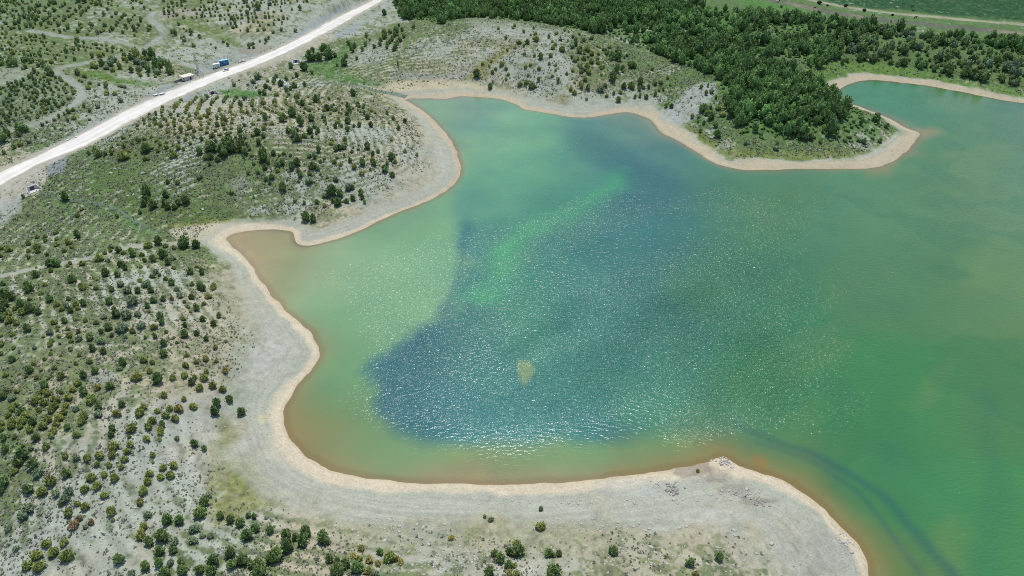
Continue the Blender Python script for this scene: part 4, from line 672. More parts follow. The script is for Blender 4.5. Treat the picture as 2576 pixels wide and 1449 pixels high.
# ------------------------------------------------------------------ the rest of the trees: the far forest and the hillside plantations
def merge(temps, P, S, KZ, RZ, TC, g):
    Vs, Fs, Cs, off = [], [], [], 0
    which = g.integers(len(temps), size=len(P))
    for k, (V, F, C) in enumerate(temps):
        q = np.flatnonzero(which == k)
        if not len(q): continue
        c, s = np.cos(RZ[q])[:, None], np.sin(RZ[q])[:, None]
        X = (V[None, :, 0] * c - V[None, :, 1] * s) * S[q][:, None] + P[q, 0][:, None]; Y = (V[None, :, 0] * s + V[None, :, 1] * c) * S[q][:, None] + P[q, 1][:, None]
        Z = V[None, :, 2] * (S[q] * KZ[q])[:, None] + P[q, 2][:, None]
        Vs.append(np.stack([X, Y, Z], -1).reshape(-1, 3)); Fs.append((F[None] + (np.arange(len(q)) * len(V))[:, None, None]).reshape(-1, 4) + off)
        Cs.append((C[None] * TC[q][:, None, :]).reshape(-1, 3)); off += len(q) * len(V)
    return np.vstack(Vs), np.vstack(Fs), np.vstack(Cs)
ST = np.array(TB)
def clear_of(P, road=9.0, track=1.0, shore=4.0, tree=1.2):
    x, y = P[:, 0], P[:, 1]; k = (bil(RD_, x, y) > road) & (bil(D_, x, y) > shore)
    for L, hw in TW.values(): k &= dist_poly(x, y, L, False) > hw + track
    k &= dist_poly(x, y, BEDW, False) > 5.5; k &= dist_poly(x, y, BROOKW[:, :2], False) > 2.0
    for s in range(0, len(P), 2000):
        d = np.hypot(x[s:s + 2000, None] - ST[None, :, 0], y[s:s + 2000, None] - ST[None, :, 1]).min(1); k[s:s + 2000] &= d > tree
    return k
def fill(P, spacing, g, jit=.42, rowdir=None, rowsp=None):
    """points spread over the ground inside an outline; in rows where a direction is given"""
    W = at(*np.array(P, float).T)[:, :2]; a = 0.0
    if rowdir is not None:
        q = at(*np.array(rowdir, float).T); a = math.atan2(q[1, 1] - q[0, 1], q[1, 0] - q[0, 0])
    rot = lambda p, t: np.stack([p[:, 0] * math.cos(t) - p[:, 1] * math.sin(t), p[:, 0] * math.sin(t) + p[:, 1] * math.cos(t)], 1)
    L = rot(W, -a); lo, hi = L.min(0), L.max(0); xs = np.arange(lo[0], hi[0], spacing); ys = np.arange(lo[1], hi[1], rowsp or spacing)
    G = np.stack(np.meshgrid(xs, ys), -1).reshape(-1, 2); G = G + g.normal(0, 1, G.shape) * np.array([spacing * jit, (rowsp or spacing) * (jit if rowdir is None else .10)])
    if rowdir is not None: G[:, 1] += 3.0 * (fbm(G[:, 0], G[:, 1], 30, 2, 3) - .5) * 2
    G = rot(G, a); G = G[inside(G[:, 0], G[:, 1], W)]
    return np.column_stack([G, hz(G[:, 0], G[:, 1])])
g = np.random.default_rng(55)
FOREST = [(985,-30),(992,12),(1005,46),(1043,52),(1118,60),(1166,46),(1288,50),(1363,57),(1425,70),(1487,82),(1550,95),(1588,112),(1638,130),(1688,152),(1725,165),(1775,185),(1808,192),(1818,225),(1820,262),(1838,287),(1848,312),(1870,338),(1920,350),(2000,363),(2080,358),(2160,360),(2208,348),(2224,326),(2212,310),(2178,290),(2138,266),(2098,242),(2060,216),(2022,186),(1985,168),(1945,165),(1935,145),(1960,138),(2000,150),(2040,172),(2060,172),(2078,160),(2110,152),(2120,120),(2190,80),(2240,85),(2320,90),(2440,110),(2560,140),(2640,150),(2640,118),(2576,112),(2432,98),(2307,88),(2182,68),(2057,50),(1932,42),(1880,32),(1790,26),(1700,-6),(1600,-30)]
SPARSE = [(2110,152),(2120,120),(2190,80),(2240,85),(2320,90),(2440,110),(2560,140),(2640,150),(2640,225),(2576,222),(2480,205),(2380,190),(2280,168),(2200,155)]
fp = fill(FOREST, 2.6, g); fp = fp[clear_of(fp, 9, 1, 5, 1.5)]
fu, fv, _ = proj(fp[:, 0], fp[:, 1], fp[:, 2])
gap = fbm(fp[:, 0], fp[:, 1], 18, 3, 31)
west = (fu < 1290)
keepp = (gap > .45) | (g.random(len(fp)) < .22); keepp &= ~(pmask(fu, fv, [(1500,95),(1560,60),(1650,60),(1640,90),(1560,108)], 10) > g.random(len(fp)) * 1.3)
keepp &= ~((pmask(fu, fv, [(1880,90),(1990,60),(2060,90),(2000,110),(1900,110)], 18) * .8 > g.random(len(fp))))
keepp &= ~((ss(305, 345, fv) * ss(1840, 1900, fu) * .62 + pmask(fu, fv, [(2120,262),(2235,310),(2235,345),(2080,350)], 25) * .35) > g.random(len(fp)))
fp, fu, fv = fp[keepp], fu[keepp], fv[keepp]
fr = np.clip(g.lognormal(math.log(1.50), .30, len(fp)), .6, 2.7); fk = g.uniform(1.15, 1.6, len(fp))
ft = np.array([tint_of('g', g) * (.80, .92, .86) for _ in fp]) * np.where(g.random(len(fp)) < .15, 1.6, 1.0)[:, None] * (.8 + .5 * fbm(fp[:, 0], fp[:, 1], 25, 2, 77))[:, None]
sp = fill(SPARSE, 3.9, g); sp = sp[clear_of(sp, 9, 1, 6, 1.5)]; sp = sp[g.random(len(sp)) < .8]
sr = np.clip(g.lognormal(math.log(1.2), .45, len(sp)), .5, 2.8); stt = np.array([tint_of('g' if g.random() < .6 else 't', g) for _ in sp])
under = fill(FOREST, 3.0, g); under = under[clear_of(under, 9, 1, 4, 1)]; ur = g.uniform(.5, 1.0, len(under)); ut = np.array([tint_of('t', g) * (.8, 1.1, .6) for _ in under])
V1, F1, C1 = merge(LO['pine'], np.vstack([fp, sp]), np.r_[fr, sr], np.r_[fk, g.uniform(.8, 1.3, len(sp))], g.uniform(0, 6.28, len(fp) + len(sp)), np.vstack([ft, stt]), g)
V2, F2, C2 = merge(LO['shrub'], under, ur, g.uniform(.6, .9, len(under)), g.uniform(0, 6.28, len(under)), ut, g)
wood = link("pine_forest", npmesh("pine_forest", np.vstack([V1, V2]), np.vstack([F1, F2 + len(V1)]), np.vstack([C1, C2])), M_MASS)
tag(wood, "dense dark green pine forest covering the far shore and the wooded point", "forest", None, "stuff")
# plantations: outline, spacing along the row, row direction, row spacing, radius, share kept, colours
T3 = np.array(TRACKS['t3'][0][5:13], float)
pl = []
def plant(P, spacing, rd, rs, r, share, cols, jit=.3):
    q = fill(P, spacing * (1.5 if rd is None else 1.08), g, jit, rd, rs and rs * 1.72)
    patch = fbm(q[:, 0], q[:, 1], 14, 2, 13); q = q[(patch * 1.0 + g.random(len(q)) * .6 - .3) < share * .62 + .18]
    for p in q: pl.append((p, (1.05 if rd is None else .92) * r * g.lognormal(0, .26), cols[g.integers(len(cols))]))
for L in ARCS:     # curved rows inside the bend of the track
    n = max(3, int(np.linalg.norm(np.diff(L[:, :2], axis=0), axis=1).sum() / 2.5)); Wd = resample(L, n)
    for p in Wd:
        if g.random() < .72: p = p + np.r_[g.normal(0, .45, 2), 0]; pl.append((np.r_[p[:2], hz(p[0], p[1])], g.uniform(.6, 1.05), 'oggt'[g.integers(4)]))
plant([(0,150),(60,152),(130,165),(150,180),(170,195),(100,190),(40,172),(0,170)], 2.8, None, None, 1.2, .85, 'gggt')
plant([(160,170),(185,178),(230,200),(330,222),(345,238),(260,250),(225,240),(205,215)], 2.4, [(190,190),(330,228)], 3.4, 1.05, .8, 'googt')
plant([(215,240),(300,252),(330,262),(250,300),(170,318),(120,345),(60,372),(0,395),(0,345),(90,325),(180,282)], 2.4, [(40,370),(240,270)], 3.4, .95, .62, 'ogotg', .18)
plant([(0,330),(60,325),(95,340),(60,360),(0,372)], 2.5, None, None, 1.5, .8, 'gggg')
plant([(0,85),(75,85),(160,105),(250,108),(320,128),(200,155),(130,160),(0,146)], 2.5, [(40,110),(260,140)], 3.6, .9, .64, 'ogogo', .18)
plant([(140,10),(250,20),(370,45),(400,80),(345,112),(290,95),(200,88),(150,84),(100,70)], 2.4, [(240,95),(300,25)], 4.0, 1.0, .72, 'ggogt', .15)
plant([(0,0),(140,5),(110,70),(60,75),(0,80)], 2.7, [(0,60),(130,20)], 3.6, 1.05, .70, 'ggtgo')
plant([(140,0),(380,0),(380,28),(260,20)], 3.4, None, None, 1.15, .6, 'ggog')
plant([(390,-5),(600,-5),(800,-5),(760,30),(700,70),(640,98),(560,75),(500,48),(420,48)], 2.5, [(450,40),(700,20)], 3.8, .95, .60, 'ogogt', .2)
plant([(415,60),(430,55),(500,75),(590,120),(560,128),(500,125),(440,110),(425,95)], 3.4, [(440,70),(520,125)], 4.4, 1.0, .5, 'ggot')
plant([(380,112),(420,125),(500,140),(440,138)], 3.5, None, None, 1.0, .4, 'go')
plant([(225,140),(300,138),(370,135),(430,165),(445,185),(400,196),(330,190),(240,176)], 2.9, None, None, 1.55, .72, 'gggto')
plant([(640,100),(700,72),(760,45),(745,80),(690,112),(640,128),(600,122)], 3.0, None, None, 1.0, .5, 'ogt')
plant([(870,112),(905,95),(960,68),(1000,62),(1045,66),(1035,98),(995,128),(935,140),(900,150)], 3.2, [(890,140),(990,60)], 3.8, 1.25, .72, 'ggg')
plant([(520,420),(700,420),(880,430),(950,450),(880,500),(760,540),(600,540),(520,500)], 5.5, None, None, .85, .35, 'ogt')
plant([(560,205),(620,195),(700,190),(760,175),(740,205),(680,230),(600,225)], 4.0, None, None, 1.0, .5, 'ogt')
plant([(1150,60),(1280,66),(1420,80),(1500,96),(1600,128),(1690,165),(1690,200),(1600,170),(1480,130),(1300,112)], 4.4, None, None, .85, .34, 'ogo')
plant([(1440,120),(1560,130),(1640,165),(1690,200),(1680,230),(1560,240),(1470,215),(1420,180)], 3.6, None, None, .95, .5, 'ogtg')
plant([(1840,330),(1900,345),(2100,350),(2200,355),(2150,372),(1950,380),(1850,365)], 3.2, None, None, 1.0, .55, 'ttgo')
plant([(1780,225),(1815,210),(1830,300),(1800,340),(1760,300)], 3.6, None, None, 1.2, .4, 'gto')
plant([(1960,15),(2060,32),(2180,52),(2180,60),(2050,45),(1960,26)], 5, None, None, .8, .3, 'tg')
def plant_contour(P, step, gapm, r, share, cols, n=9000):
    W = at(*np.array(P, float).T)[:, :2]; lo, hi = W.min(0), W.max(0); q = np.column_stack([g.uniform(lo[0], hi[0], n), g.uniform(lo[1], hi[1], n)]); q = q[inside(q[:, 0], q[:, 1], W)]
    for _ in range(3):
        d = bil(D_, q[:, 0], q[:, 1]) + (fbm(q[:, 0], q[:, 1], 30, 2, 3) - .5) * 4; e = .6
        gr = np.stack([bil(D_, q[:, 0] + e, q[:, 1]) - bil(D_, q[:, 0] - e, q[:, 1]), bil(D_, q[:, 0], q[:, 1] + e) - bil(D_, q[:, 0], q[:, 1] - e)], 1) / (2 * e); gr /= (np.linalg.norm(gr, axis=1) + 1e-6)[:, None]
        q = q + gr * ((np.round(d / step) * step - d))[:, None]
    seen, out = {}, []
    for p in q:
        k = (int(p[0] // gapm), int(p[1] // gapm))
        if any(np.hypot(*(p - o)) < gapm for a_ in (-1, 0, 1) for b_ in (-1, 0, 1) for o in seen.get((k[0] + a_, k[1] + b_), ())): continue
        seen.setdefault(k, []).append(p); out.append(p)
    out = np.array(out); patch = fbm(out[:, 0], out[:, 1], 14, 2, 13); out = out[(patch + g.random(len(out)) * .5 - .25) < share * .62 + .18]
    for p in out: pl.append((np.r_[p, hz(p[0], p[1])], r * g.lognormal(0, .24), cols[g.integers(len(cols))]))
plant_contour([(420,262),(480,240),(560,246),(650,248),(740,238),(800,240),(880,262),(960,290),(760,290),(700,310),(600,330),(520,352),(440,375),(340,388),(270,388),(330,330)], 5.2, 2.5, .82, .9, 'ooogo')
plant([(600,340),(700,330),(780,330),(720,365),(640,392),(560,400),(540,370)], 2.6, None, None, 1.15, .55, 'gggt')
plant_contour([(560,330),(650,300),(740,285),(800,290),(880,330),(940,400),(900,450),(800,460),(700,430),(600,430),(520,410),(490,370)], 5.2, 2.9, .95, .52, 'gogto')
rest = [i for i in range(len(TR)) if ok[i] and not single[i]]
PP = np.array([p for p, _, _ in pl]); k = clear_of(PP, 8.5, .8, 9, 1.3)
cab = at(*np.array([c7(850, 800), c7(1100, 600), c7(1600, 500), c7(1780, 420)]).T)
k &= np.all([np.hypot(PP[:, 0] - c[0], PP[:, 1] - c[1]) > 9 for c in cab], axis=0)
sel = np.flatnonzero(k)
for form, nm, lab, cat in (('pine', "hillside_saplings", "young dark green pines planted in rows over the far hillsides and the headland", "plantation"), ('olive', "hillside_bushes", "many small olive green bushes scattered in rows over the hillsides", "bushes"), ('shrub', "hillside_scrub", "low grey-green scrub between the planted trees on the hills", "scrub")):
    q = [i for i in sel if FORM[pl[i][2]] == form]; rq = [i for i in rest if FORM[TCL[i]] == form]
    P = np.array([pl[i][0] for i in q] + [TB[i] for i in rq]); S = np.array([np.clip(pl[i][1], .4, 2.4) for i in q] + [TRAD[i] for i in rq])
    TC = np.array([tint_of(pl[i][2], g) for i in q] + [tint_of(TCL[i], g) for i in rq])
    kz = g.uniform(1.0, 1.4, len(P)) if form == 'pine' else g.uniform(.75, 1.0, len(P))
    tag(link(nm, npmesh(nm, *merge(LO[form], P, S, kz, g.uniform(0, 6.28, len(P)), TC, g)), M_MASS), lab, cat, None, "stuff")

# ------------------------------------------------------------------ tussocks and loose stones
def tuft(seed):
    g_ = np.random.default_rng(seed); V, F, C = [], [], []
    for j in range(8):
        a, e = g_.uniform(0, 6.28), g_.uniform(.2, 1.3); d = np.array([math.cos(a) * math.cos(e), math.sin(a) * math.cos(e), math.sin(e)]); s = np.array([-math.sin(a), math.cos(a), 0]) * .34; i0 = len(V); b = d * .1
        V += [b - s * .6, d * .7 - s, d * 1.05, d * .7 + s]; F.append((i0, i0 + 1, i0 + 2, i0 + 3)); t = g_.uniform(.75, 1.3); C += [np.array([t, t, t])] * 4
    V = np.array(V); V[:, 2] = np.maximum(V[:, 2], -.02); return V, np.array(F), np.array(C)
N = 300000
a_, r_ = g.uniform(-56, 50, N) * math.pi / 180, np.sqrt(g.uniform(70 ** 2, 470 ** 2, N)) ; r_ = 70 + (r_ - 70) * g.random(N) ** .35
tx, ty = r_ * np.sin(a_), r_ * np.cos(a_); tz = hz(tx, ty); td = bil(D_, tx, ty); tu, tv, tdep = proj(tx, ty, tz)
W = krig(tu, tv, SANDW, 55, 2); veg = gridval(tu, tv, VEG) / 9
pr = np.clip(.12 + veg * .9 + (fbm(tx, ty, 9, 3, 23) - .5) * 1.6, 0.03, 1) * ss(W[:, 0] + W[:, 1] * .9, W[:, 0] + W[:, 1] * 1.9 + 2, td)
pr *= 1 - .97 * pmask(tu, tv, FOREST, 6)
for P, f, s, c in GREY:
    if s > .5: pr *= 1 - .75 * pmask(tu, tv, P, f)
pr *= 1 - .6 * ss(330, 200, tv) * (tu < 1000)
k = (g.random(N) < pr) & (td > 2) & (bil(RD_, tx, ty) > 8) & (tu > -60) & (tu < 2640) & (tv < 1500)
for L, hw in TW.values(): k &= (dist_poly(tx, ty, L, False) > hw * .8)
P = np.column_stack([tx, ty, tz])[k]; S = g.lognormal(math.log(.25), .38, len(P)) * (1 + .6 * ss(200, 420, np.hypot(P[:, 0], P[:, 1])))
kind = g.random(len(P)); TC = np.where(kind[:, None] < .5, np.array([.25, .275, .20]), np.where(kind[:, None] < .8, np.array([.24, .265, .14]), np.array([.27, .26, .20]))) * g.uniform(.7, 1.3, (len(P), 1))
tag(link("ground_tussocks", npmesh("ground_tussocks", *merge([tuft(i) for i in range(6)], P, np.clip(S, .12, .8), g.uniform(.6, 1, len(P)), g.uniform(0, 6.28, len(P)), TC, g)), M_MASS), "sparse grey-green tussocks dotting the dry slopes and flats", "tussocks", None, "stuff")
def stone_mesh(seed, sub=2):
    bm = bmesh.new(); bmesh.ops.create_icosphere(bm, subdivisions=sub, radius=1.0); g_ = random.Random(seed)
    pl_ = [Vector((g_.gauss(0, 1), g_.gauss(0, 1), g_.gauss(0, 1))).normalized() for _ in range(9)]
    for v_ in bm.verts:
        for n_ in pl_:
            dd_ = v_.co.dot(n_) - .68
            if dd_ > 0: v_.co -= n_ * dd_
        v_.co *= g_.uniform(.95, 1.05); v_.co.z *= .7
    me = bpy.data.meshes.new("boulder"); bm.to_mesh(me); bm.free(); return me
def stone_arr(seed):
    me = stone_mesh(seed, 1); V = np.array([v_.co[:] for v_ in me.vertices]); F = np.array([list(p.vertices) + [p.vertices[0]] for p in me.polygons]); bpy.data.meshes.remove(me); return V, F
stn = [stone_arr(i) for i in range(4)]
RUB = [(180,830,60,20,120),(320,790,50,18,80),(300,900,40,20,50),(1000,1330,160,30,160),(1130,1410,150,35,260),(1550,1320,220,20,160),(1650,1400,300,40,260),(400,1170,70,40,120),(1650,1222,20,12,50),(1860,1245,50,16,90),(2120,1360,26,30,80),(470,590,60,20,80),(150,580,120,30,90),(380,440,120,30,70),(1830,1160,20,10,40),(1000,545,20,8,20),(900,480,30,10,30),(620,1080,90,60,40),(2140,385,120,10,60),(1500,1262,260,10,90),(300,1300,200,80,120)]
rp = []
for u0, v0, a, b, n in RUB: rp.append(np.column_stack([g.normal(u0, a * .55, n), g.normal(v0, b * .55, n)]))
rp = np.vstack(rp); rp = rp[(rp[:, 1] < 1446)]; P = at(*rp.T); k = (bil(D_, P[:, 0], P[:, 1]) > .4) & (bil(RD_, P[:, 0], P[:, 1]) > 8); P = P[k]
S = np.clip(g.lognormal(math.log(.17), .45, len(P)), .08, .6); Vs, Fs, off = [], [], 0
for i in range(len(P)):
    V, F = stn[i % 4]; t = g.uniform(0, 6.28); c, s = math.cos(t), math.sin(t); q = V * S[i] * np.array([1.3, .9, .8])
    Vs.append(np.column_stack([q[:, 0] * c - q[:, 1] * s, q[:, 0] * s + q[:, 1] * c, q[:, 2]]) + P[i]); Fs.append(F[:, :3] + off); off += len(V)
tag(link("stone_rubble", npmesh("stone_rubble", np.vstack(Vs), np.vstack(Fs)), M_ROCK), "pale broken stones strewn over the slopes and shore", "rubble", None, "stuff")
# ------------------------------------------------------------------ boulders and outcrops that can be told apart
BOUL = [((1155,255),22,1,"angular grey boulder with a dark shaded face on the green slope"),((1112,292),20,0,"pale split boulder on the green slope beside the dark one"),((710,310),11,0,"lone pale stone under the grey roadside spoil"),((1440,297),26,1,"jagged dark rock at the head of a bare gully"),((1320,380),18,1,"flat dark slab in the bare gully"),((1290,522),17,0,"pale block below the bare gully"),((1340,512),17,0,"second pale block below the bare gully, slightly higher"),((1530,305),12,0,"pale stone standing on end in the grass"),((2035,660),18,0,"pale boulder in the yellow meadow by the cove"),((1790,215),20,0,"low pale ledge stone on the upper slope"),((1660,235),18,0,"long pale ledge stone near the upper slope"),((1830,188),28,0,"widest pale ledge on the upper slope under the bushes"),((190,950),20,1,"dark flat boulder on the grassy slope by the track"),((500,592),12,0,"small pale stone beside the marshy rill"),((215,150),18,1,"dark stone on the verge above the white road")]
for (cx, cy), r, dk, lab in BOUL:
    u, v = cx / 2.576 / 1.5528, (562 + cy / 2.576) / 1.5528; p = at1(u, v); dep = proj(p.x, p.y, p.z)[2]; s = r / 2.576 / 1.5528 * dep / FPX
    o = link("boulder", stone_mesh(int(cx)), M_ROCKD if dk else M_ROCK, None, p); o.scale = (s * 1.25, s * .9, s * .9); o.rotation_euler = (0, 0, cx); tag(o, lab, "boulder", "boulders on the green slope")
def outcrop(name, pts, hgt, mat, lab):
    """a shelf of tilted slabs breaking through the ground"""
    e = None; W = at(*np.array(pts, float).T); c = Vector(W.mean(0)); m = MB(); g_ = random.Random(int(pts[0][0]))
    for p in W:
        for k in range(10):
            q = Vector(p) + Vector((g_.gauss(0, .85), g_.gauss(0, .65), 0)) - c
            q.z = float(hz(q.x + c.x, q.y + c.y)) - c.z + .05; m.box(q, (g_.lognormvariate(-.7, .5), g_.lognormvariate(-1.1, .4), hgt * g_.uniform(.5, 1.1)), g_.uniform(.3, 1.1), g_.uniform(-.4, .4), .06)
    tag(m.build(name, mat, None, c), lab, "outcrop")
outcrop("rock_outcrop", [(1680,1222),(1688,1232),(1700,1240),(1694,1226)], .5, M_ROCKD, "dark weathered rock outcrop on the pale foreshore near the point")
outcrop("rock_outcrop", [(1820,1158),(1814,1164),(1828,1164)], .4, M_ROCK, "pale broken rocks at the tip of the point")
outcrop("rock_outcrop", [(1846,1240),(1870,1250),(1898,1258),(1912,1266)], .35, M_ROCKD, "dark shaly ledge behind the point's white shore")
outcrop("rock_outcrop", [(1140,197)], .7, M_ROCKD, "dark rock ledge at the foot of the grey knoll")
outcrop("rock_outcrop", [(964,270),(972,274)], .35, M_ROCK, "little pile of pale rocks above the delta beach")

# ------------------------------------------------------------------ roadside station
def yaw(p, q):
    a, b = at(*np.array([p, q]).T); return math.atan2(b[1] - a[1], b[0] - a[0])
def wid(p, q):
    a, b = at(*np.array([p, q]).T); return math.hypot(b[0] - a[0], b[1] - a[1])
RY = yaw((560, 186), (650, 157))                     # the way the road runs here
# white hut with a flat overhanging roof
b0 = at1(*c7(868, 850)); hut = empty("roadside_hut", b0, yaw(c7(850, 885), c7(1000, 835)))
hut.scale = (.82,) * 3; tag(hut, "small white hut with a flat beige overhanging roof and dark door", "hut")
w_ = MB().box((0, 0, 1.25), (5.0, 3.2, 3.1)).build("wall", M_CREAM, hut)
MB().box((-.1, .1, 2.93), (7.4, 5.4, .24), bev=.03).build("roof", M_WHITE, hut)
MB().box((-.1, .1, 3.075), (6.9, 4.9, .05)).build("roof_deck", M_ROOF, hut)
dr = MB().box((1.2, -1.63, 1.0), (.95, .07, 2.05)).build("door", M_DARK, hut); MB().box((1.52, -1.69, 1.0), (.05, .06, .16)).build("handle", M_STEEL, dr)
wf = MB().tube((-.5, -1.6, 1.75), (-.5, -1.67, 1.75), .42, .42, 16).build("window", M_WHITE, hut); MB().tube((-.5, -1.66, 1.75), (-.5, -1.70, 1.75), .33, .33, 16).build("pane", M_GLASS, wf)
wl = MB().box((-2.53, .3, 1.7), (.06, 1.1, .9)).build("window", M_WHITE, hut); MB().box((-2.57, .3, 1.7), (.04, .95, .75)).build("pane", M_GLASS, wl)
MB().box((1.2, -2.1, -.2), (1.6, 1.0, .36), bev=.02).build("doorstep", M_CONC, hut)
MB().box((0, 0, -.55), (5.6, 3.8, .6)).build("plinth", M_CONCD, hut)
# low stone wall stepping away from the hut
pa, pb = at1(*c7(530, 930)), at1(*c7(715, 868)); d_ = pb - pa
wl = link("dry_stone_wall", None) if False else empty("dry_stone_wall", pa, math.atan2(d_.y, d_.x)); tag(wl, "low dark stone wall running out from the hut's side", "wall")
m = MB(); Ln = math.hypot(d_.x, d_.y); g_ = random.Random(4); x_ = 0.0
while x_ < Ln:
    l = g_.uniform(.5, .9)
    for k in range(3): m.box((x_ + l / 2, g_.uniform(-.05, .05), float(hz(pa.x + d_.x * x_ / Ln, pa.y + d_.y * x_ / Ln)) - pa.z + .2 + .36 * k), (l * .96, g_.uniform(.5, .7), .345), g_.uniform(-.05, .05), 0, .05)
    x_ += l
m.build("stones", M_ROCKD, wl); mc = MB()
for k in range(int(Ln / 1.5)): mc.box((.75 + 1.5 * k, 0, float(hz(pa.x + d_.x * (.75 + 1.5 * k) / Ln, pa.y + d_.y * (.75 + 1.5 * k) / Ln)) - pa.z + 1.16), (1.46, .62, .12), 0, 0, .03)
mc.build("coping", M_CONCD, wl)
# blue cabin and white container
def cabin(name, px, corner_a, corner_b, L, Wd, Hh, wallm, roofm, lab, cat):
    p = at1(*px); e = empty(name, p, yaw(corner_a, corner_b)); e.scale = (.79,) * 3; tag(e, lab, cat)
    MB().box((0, 0, Hh / 2 + .15), (L, Wd, Hh), bev=.03).build("body", wallm, e)
    m = MB()
    for k in range(int(L / .35)):
        for s in (-1, 1): m.box((-L / 2 + .2 + .35 * k, s * (Wd / 2 + .018), Hh / 2 + .15), (.12, .03, Hh - .35))
    m.build("wall_ribs", wallm, e)
    MB().box((0, 0, Hh + .21), (L + .3, Wd + .3, .12), bev=.03).build("roof", roofm, e)
    for sx in (-1, 1):
        for sy in (-1, 1): MB().box((sx * (L / 2 - .3), sy * (Wd / 2 - .3), .02), (.4, .4, .34)).build("footing", M_CONC, e)
    return e
cb = cabin("blue_cabin", c7(1785, 468), c7(1735, 530), c7(1890, 485), 5.6, 3.0, 3.2, M_BLUE, M_BLUEROOF, "bright blue steel cabin with a pale blue roof beside the road", "cabin")
dr = MB().box((1.3, -1.555, 1.25), (.95, .06, 2.1)).build("door", M_BLUE, cb); MB().box((1.62, -1.61, 1.25), (.05, .05, .2)).build("handle", M_STEEL, dr)
MB().box((.1, -1.545, 1.9), (.42, .05, .6), 0, 0, .01).build("notice_plate", M_WHITE, cb)
MB().box((-1.5, -1.555, 1.8), (1.0, .06, .8)).build("window", M_GLASS, cb)
wc_ = cabin("white_container", c7(1590, 540), c7(1555, 600), c7(1690, 555), 4.4, 2.4, 2.5, M_WHITE, M_WHITE, "white storage container with dark seams next to the blue cabin", "container")
for x_ in (-1.1, 0.0, 1.1): MB().box((x_, -1.235, 1.35), (.06, .06, 2.3)).build("door_seam", M_DARK, wc_)
MB().box((.55, -1.24, 1.3), (.04, .08, 1.9)).build("lock_bar", M_STEEL, wc_)
# white hatchback
p = at1(*c7(1822, 628)); p.z = max(p.z, 5.05); cr = empty("parked_car", p, yaw(c7(1880, 625), c7(1745, 660)) + 0.0); cr.scale = (.85,) * 3; tag(cr, "white hatchback car pulled over at the road edge by the blue cabin", "car")
prof = [(-2.0, .35), (-2.05, .75), (-1.95, .95), (.75, .98), (1.75, .82), (2.02, .62), (2.0, .35)]
MB().poly([(x_, -.84, z_) for x_, z_ in prof], (0, 1.68, 0)).build("body", M_CAR, cr, bev=.05)
MB().poly([(-1.85, -.72, .95), (-1.55, -.66, 1.45), (-.1, -.66, 1.47), (.85, -.74, .96)], (0, 1.40, 0)).build("window_band", M_GLASS, cr, bev=.03)
MB().box((-.82, 0, 1.485), (1.5, 1.26, .06), bev=.02).build("roof", M_CAR, cr)
for x_ in (-1.3, 1.28):
    for s in (-1, 1):
        t_ = MB().tube((x_, s * .74, .32), (x_, s * .90, .32), .32, .32, 16).build("wheel", M_TYRE, cr); MB().tube((x_, s * .905, .32), (x_, s * .915, .32), .19, .19, 12).build("rim", M_STEEL, t_)
for s in (-1, 1): MB().box((1.97, s * .58, .66), (.1, .34, .15), bev=.02).build("headlight", M_LAMP, cr)
for s in (-1, 1): MB().box((-2.02, s * .68, .78), (.06, .16, .26)).build("tail_light", plain("red_lens", (.35, .02, .02), .3), cr)
for s in (-1, 1): MB().box((.62, s * .94, 1.0), (.14, .16, .12), bev=.02).build("wing_mirror", M_CAR, cr)
# lattice mast
def mast(px, hgt, wb, lab, boxes=True):
    p = at1(*px); e = empty("lattice_mast", p, RY); e.scale = (.76,) * 3; tag(e, lab, "mast")
    n = int(hgt / 1.1); wd = lambda f: wb * (1 - .55 * f)
    m = MB(); br = MB()
    for sx in (-1, 1):
        for sy in (-1, 1): m.tube((sx * wb, sy * wb, -.2), (sx * wd(1), sy * wd(1), hgt), .075, .055, 6)
    for k in range(n):
        f0, f1 = k / n, (k + 1) / n; a, b = wd(f0), wd(f1); z0, z1 = f0 * hgt, f1 * hgt
        for s in (-1, 1):
            q = 1 if k % 2 else -1
            br.tube((s * a, -q * a, z0), (s * b, q * b, z1), .035, .035, 5); br.tube((-q * a, s * a, z0), (q * b, s * b, z1), .035, .035, 5); br.tube((-b, s * b, z1), (b, s * b, z1), .035, .035, 5); br.tube((s * b, -b, z1), (s * b, b, z1), .035, .035, 5)
    m.build("uprights", M_STEEL, e); br.build("bracing", M_STEEL, e)
    MB().tube((0, 0, hgt), (0, 0, hgt + 1.6), .05, .03, 6).build("aerial", M_STEEL, e)
    if boxes:
        for k, z in enumerate((hgt * .62, hgt * .78, hgt * .93)):
            MB().tube((.5, -.3, z), (.75, -.55, z), .34, .40, 14).build("dish", M_STEEL if k else M_DARK, e); MB().box((-.45, .1, z + .5), (.22, .3, 1.1), bev=.03).build("antenna_panel", M_STEEL, e)
    MB().box((0, 0, -.05), (2.2, 2.2, .5), bev=.04).build("footing", M_CONC, e)
    return e
mast(c7(1128, 640), 13.0, .55, "tall grey lattice mast with dishes between the hut and the cabins")
def upole(px, hgt, lab):
    p = at1(*px); e = empty("utility_pole", p); tag(e, lab, "pole")
    MB().tube((0, 0, -.2), (0, 0, hgt), .14, .09, 8).build("post", M_STEEL, e); MB().box((0, 0, hgt - .5), (1.8, .1, .1)).build("crossarm", M_STEEL, e); MB().box((0, .25, hgt - 2.2), (.7, .5, .8), bev=.04).build("transformer", M_STEEL, e); MB().box((0, 0, .05), (.8, .8, .4), bev=.03).build("footing", M_CONC, e)
upole((250, 100), 8.0, "thin grey utility pole beside the upper dirt track")
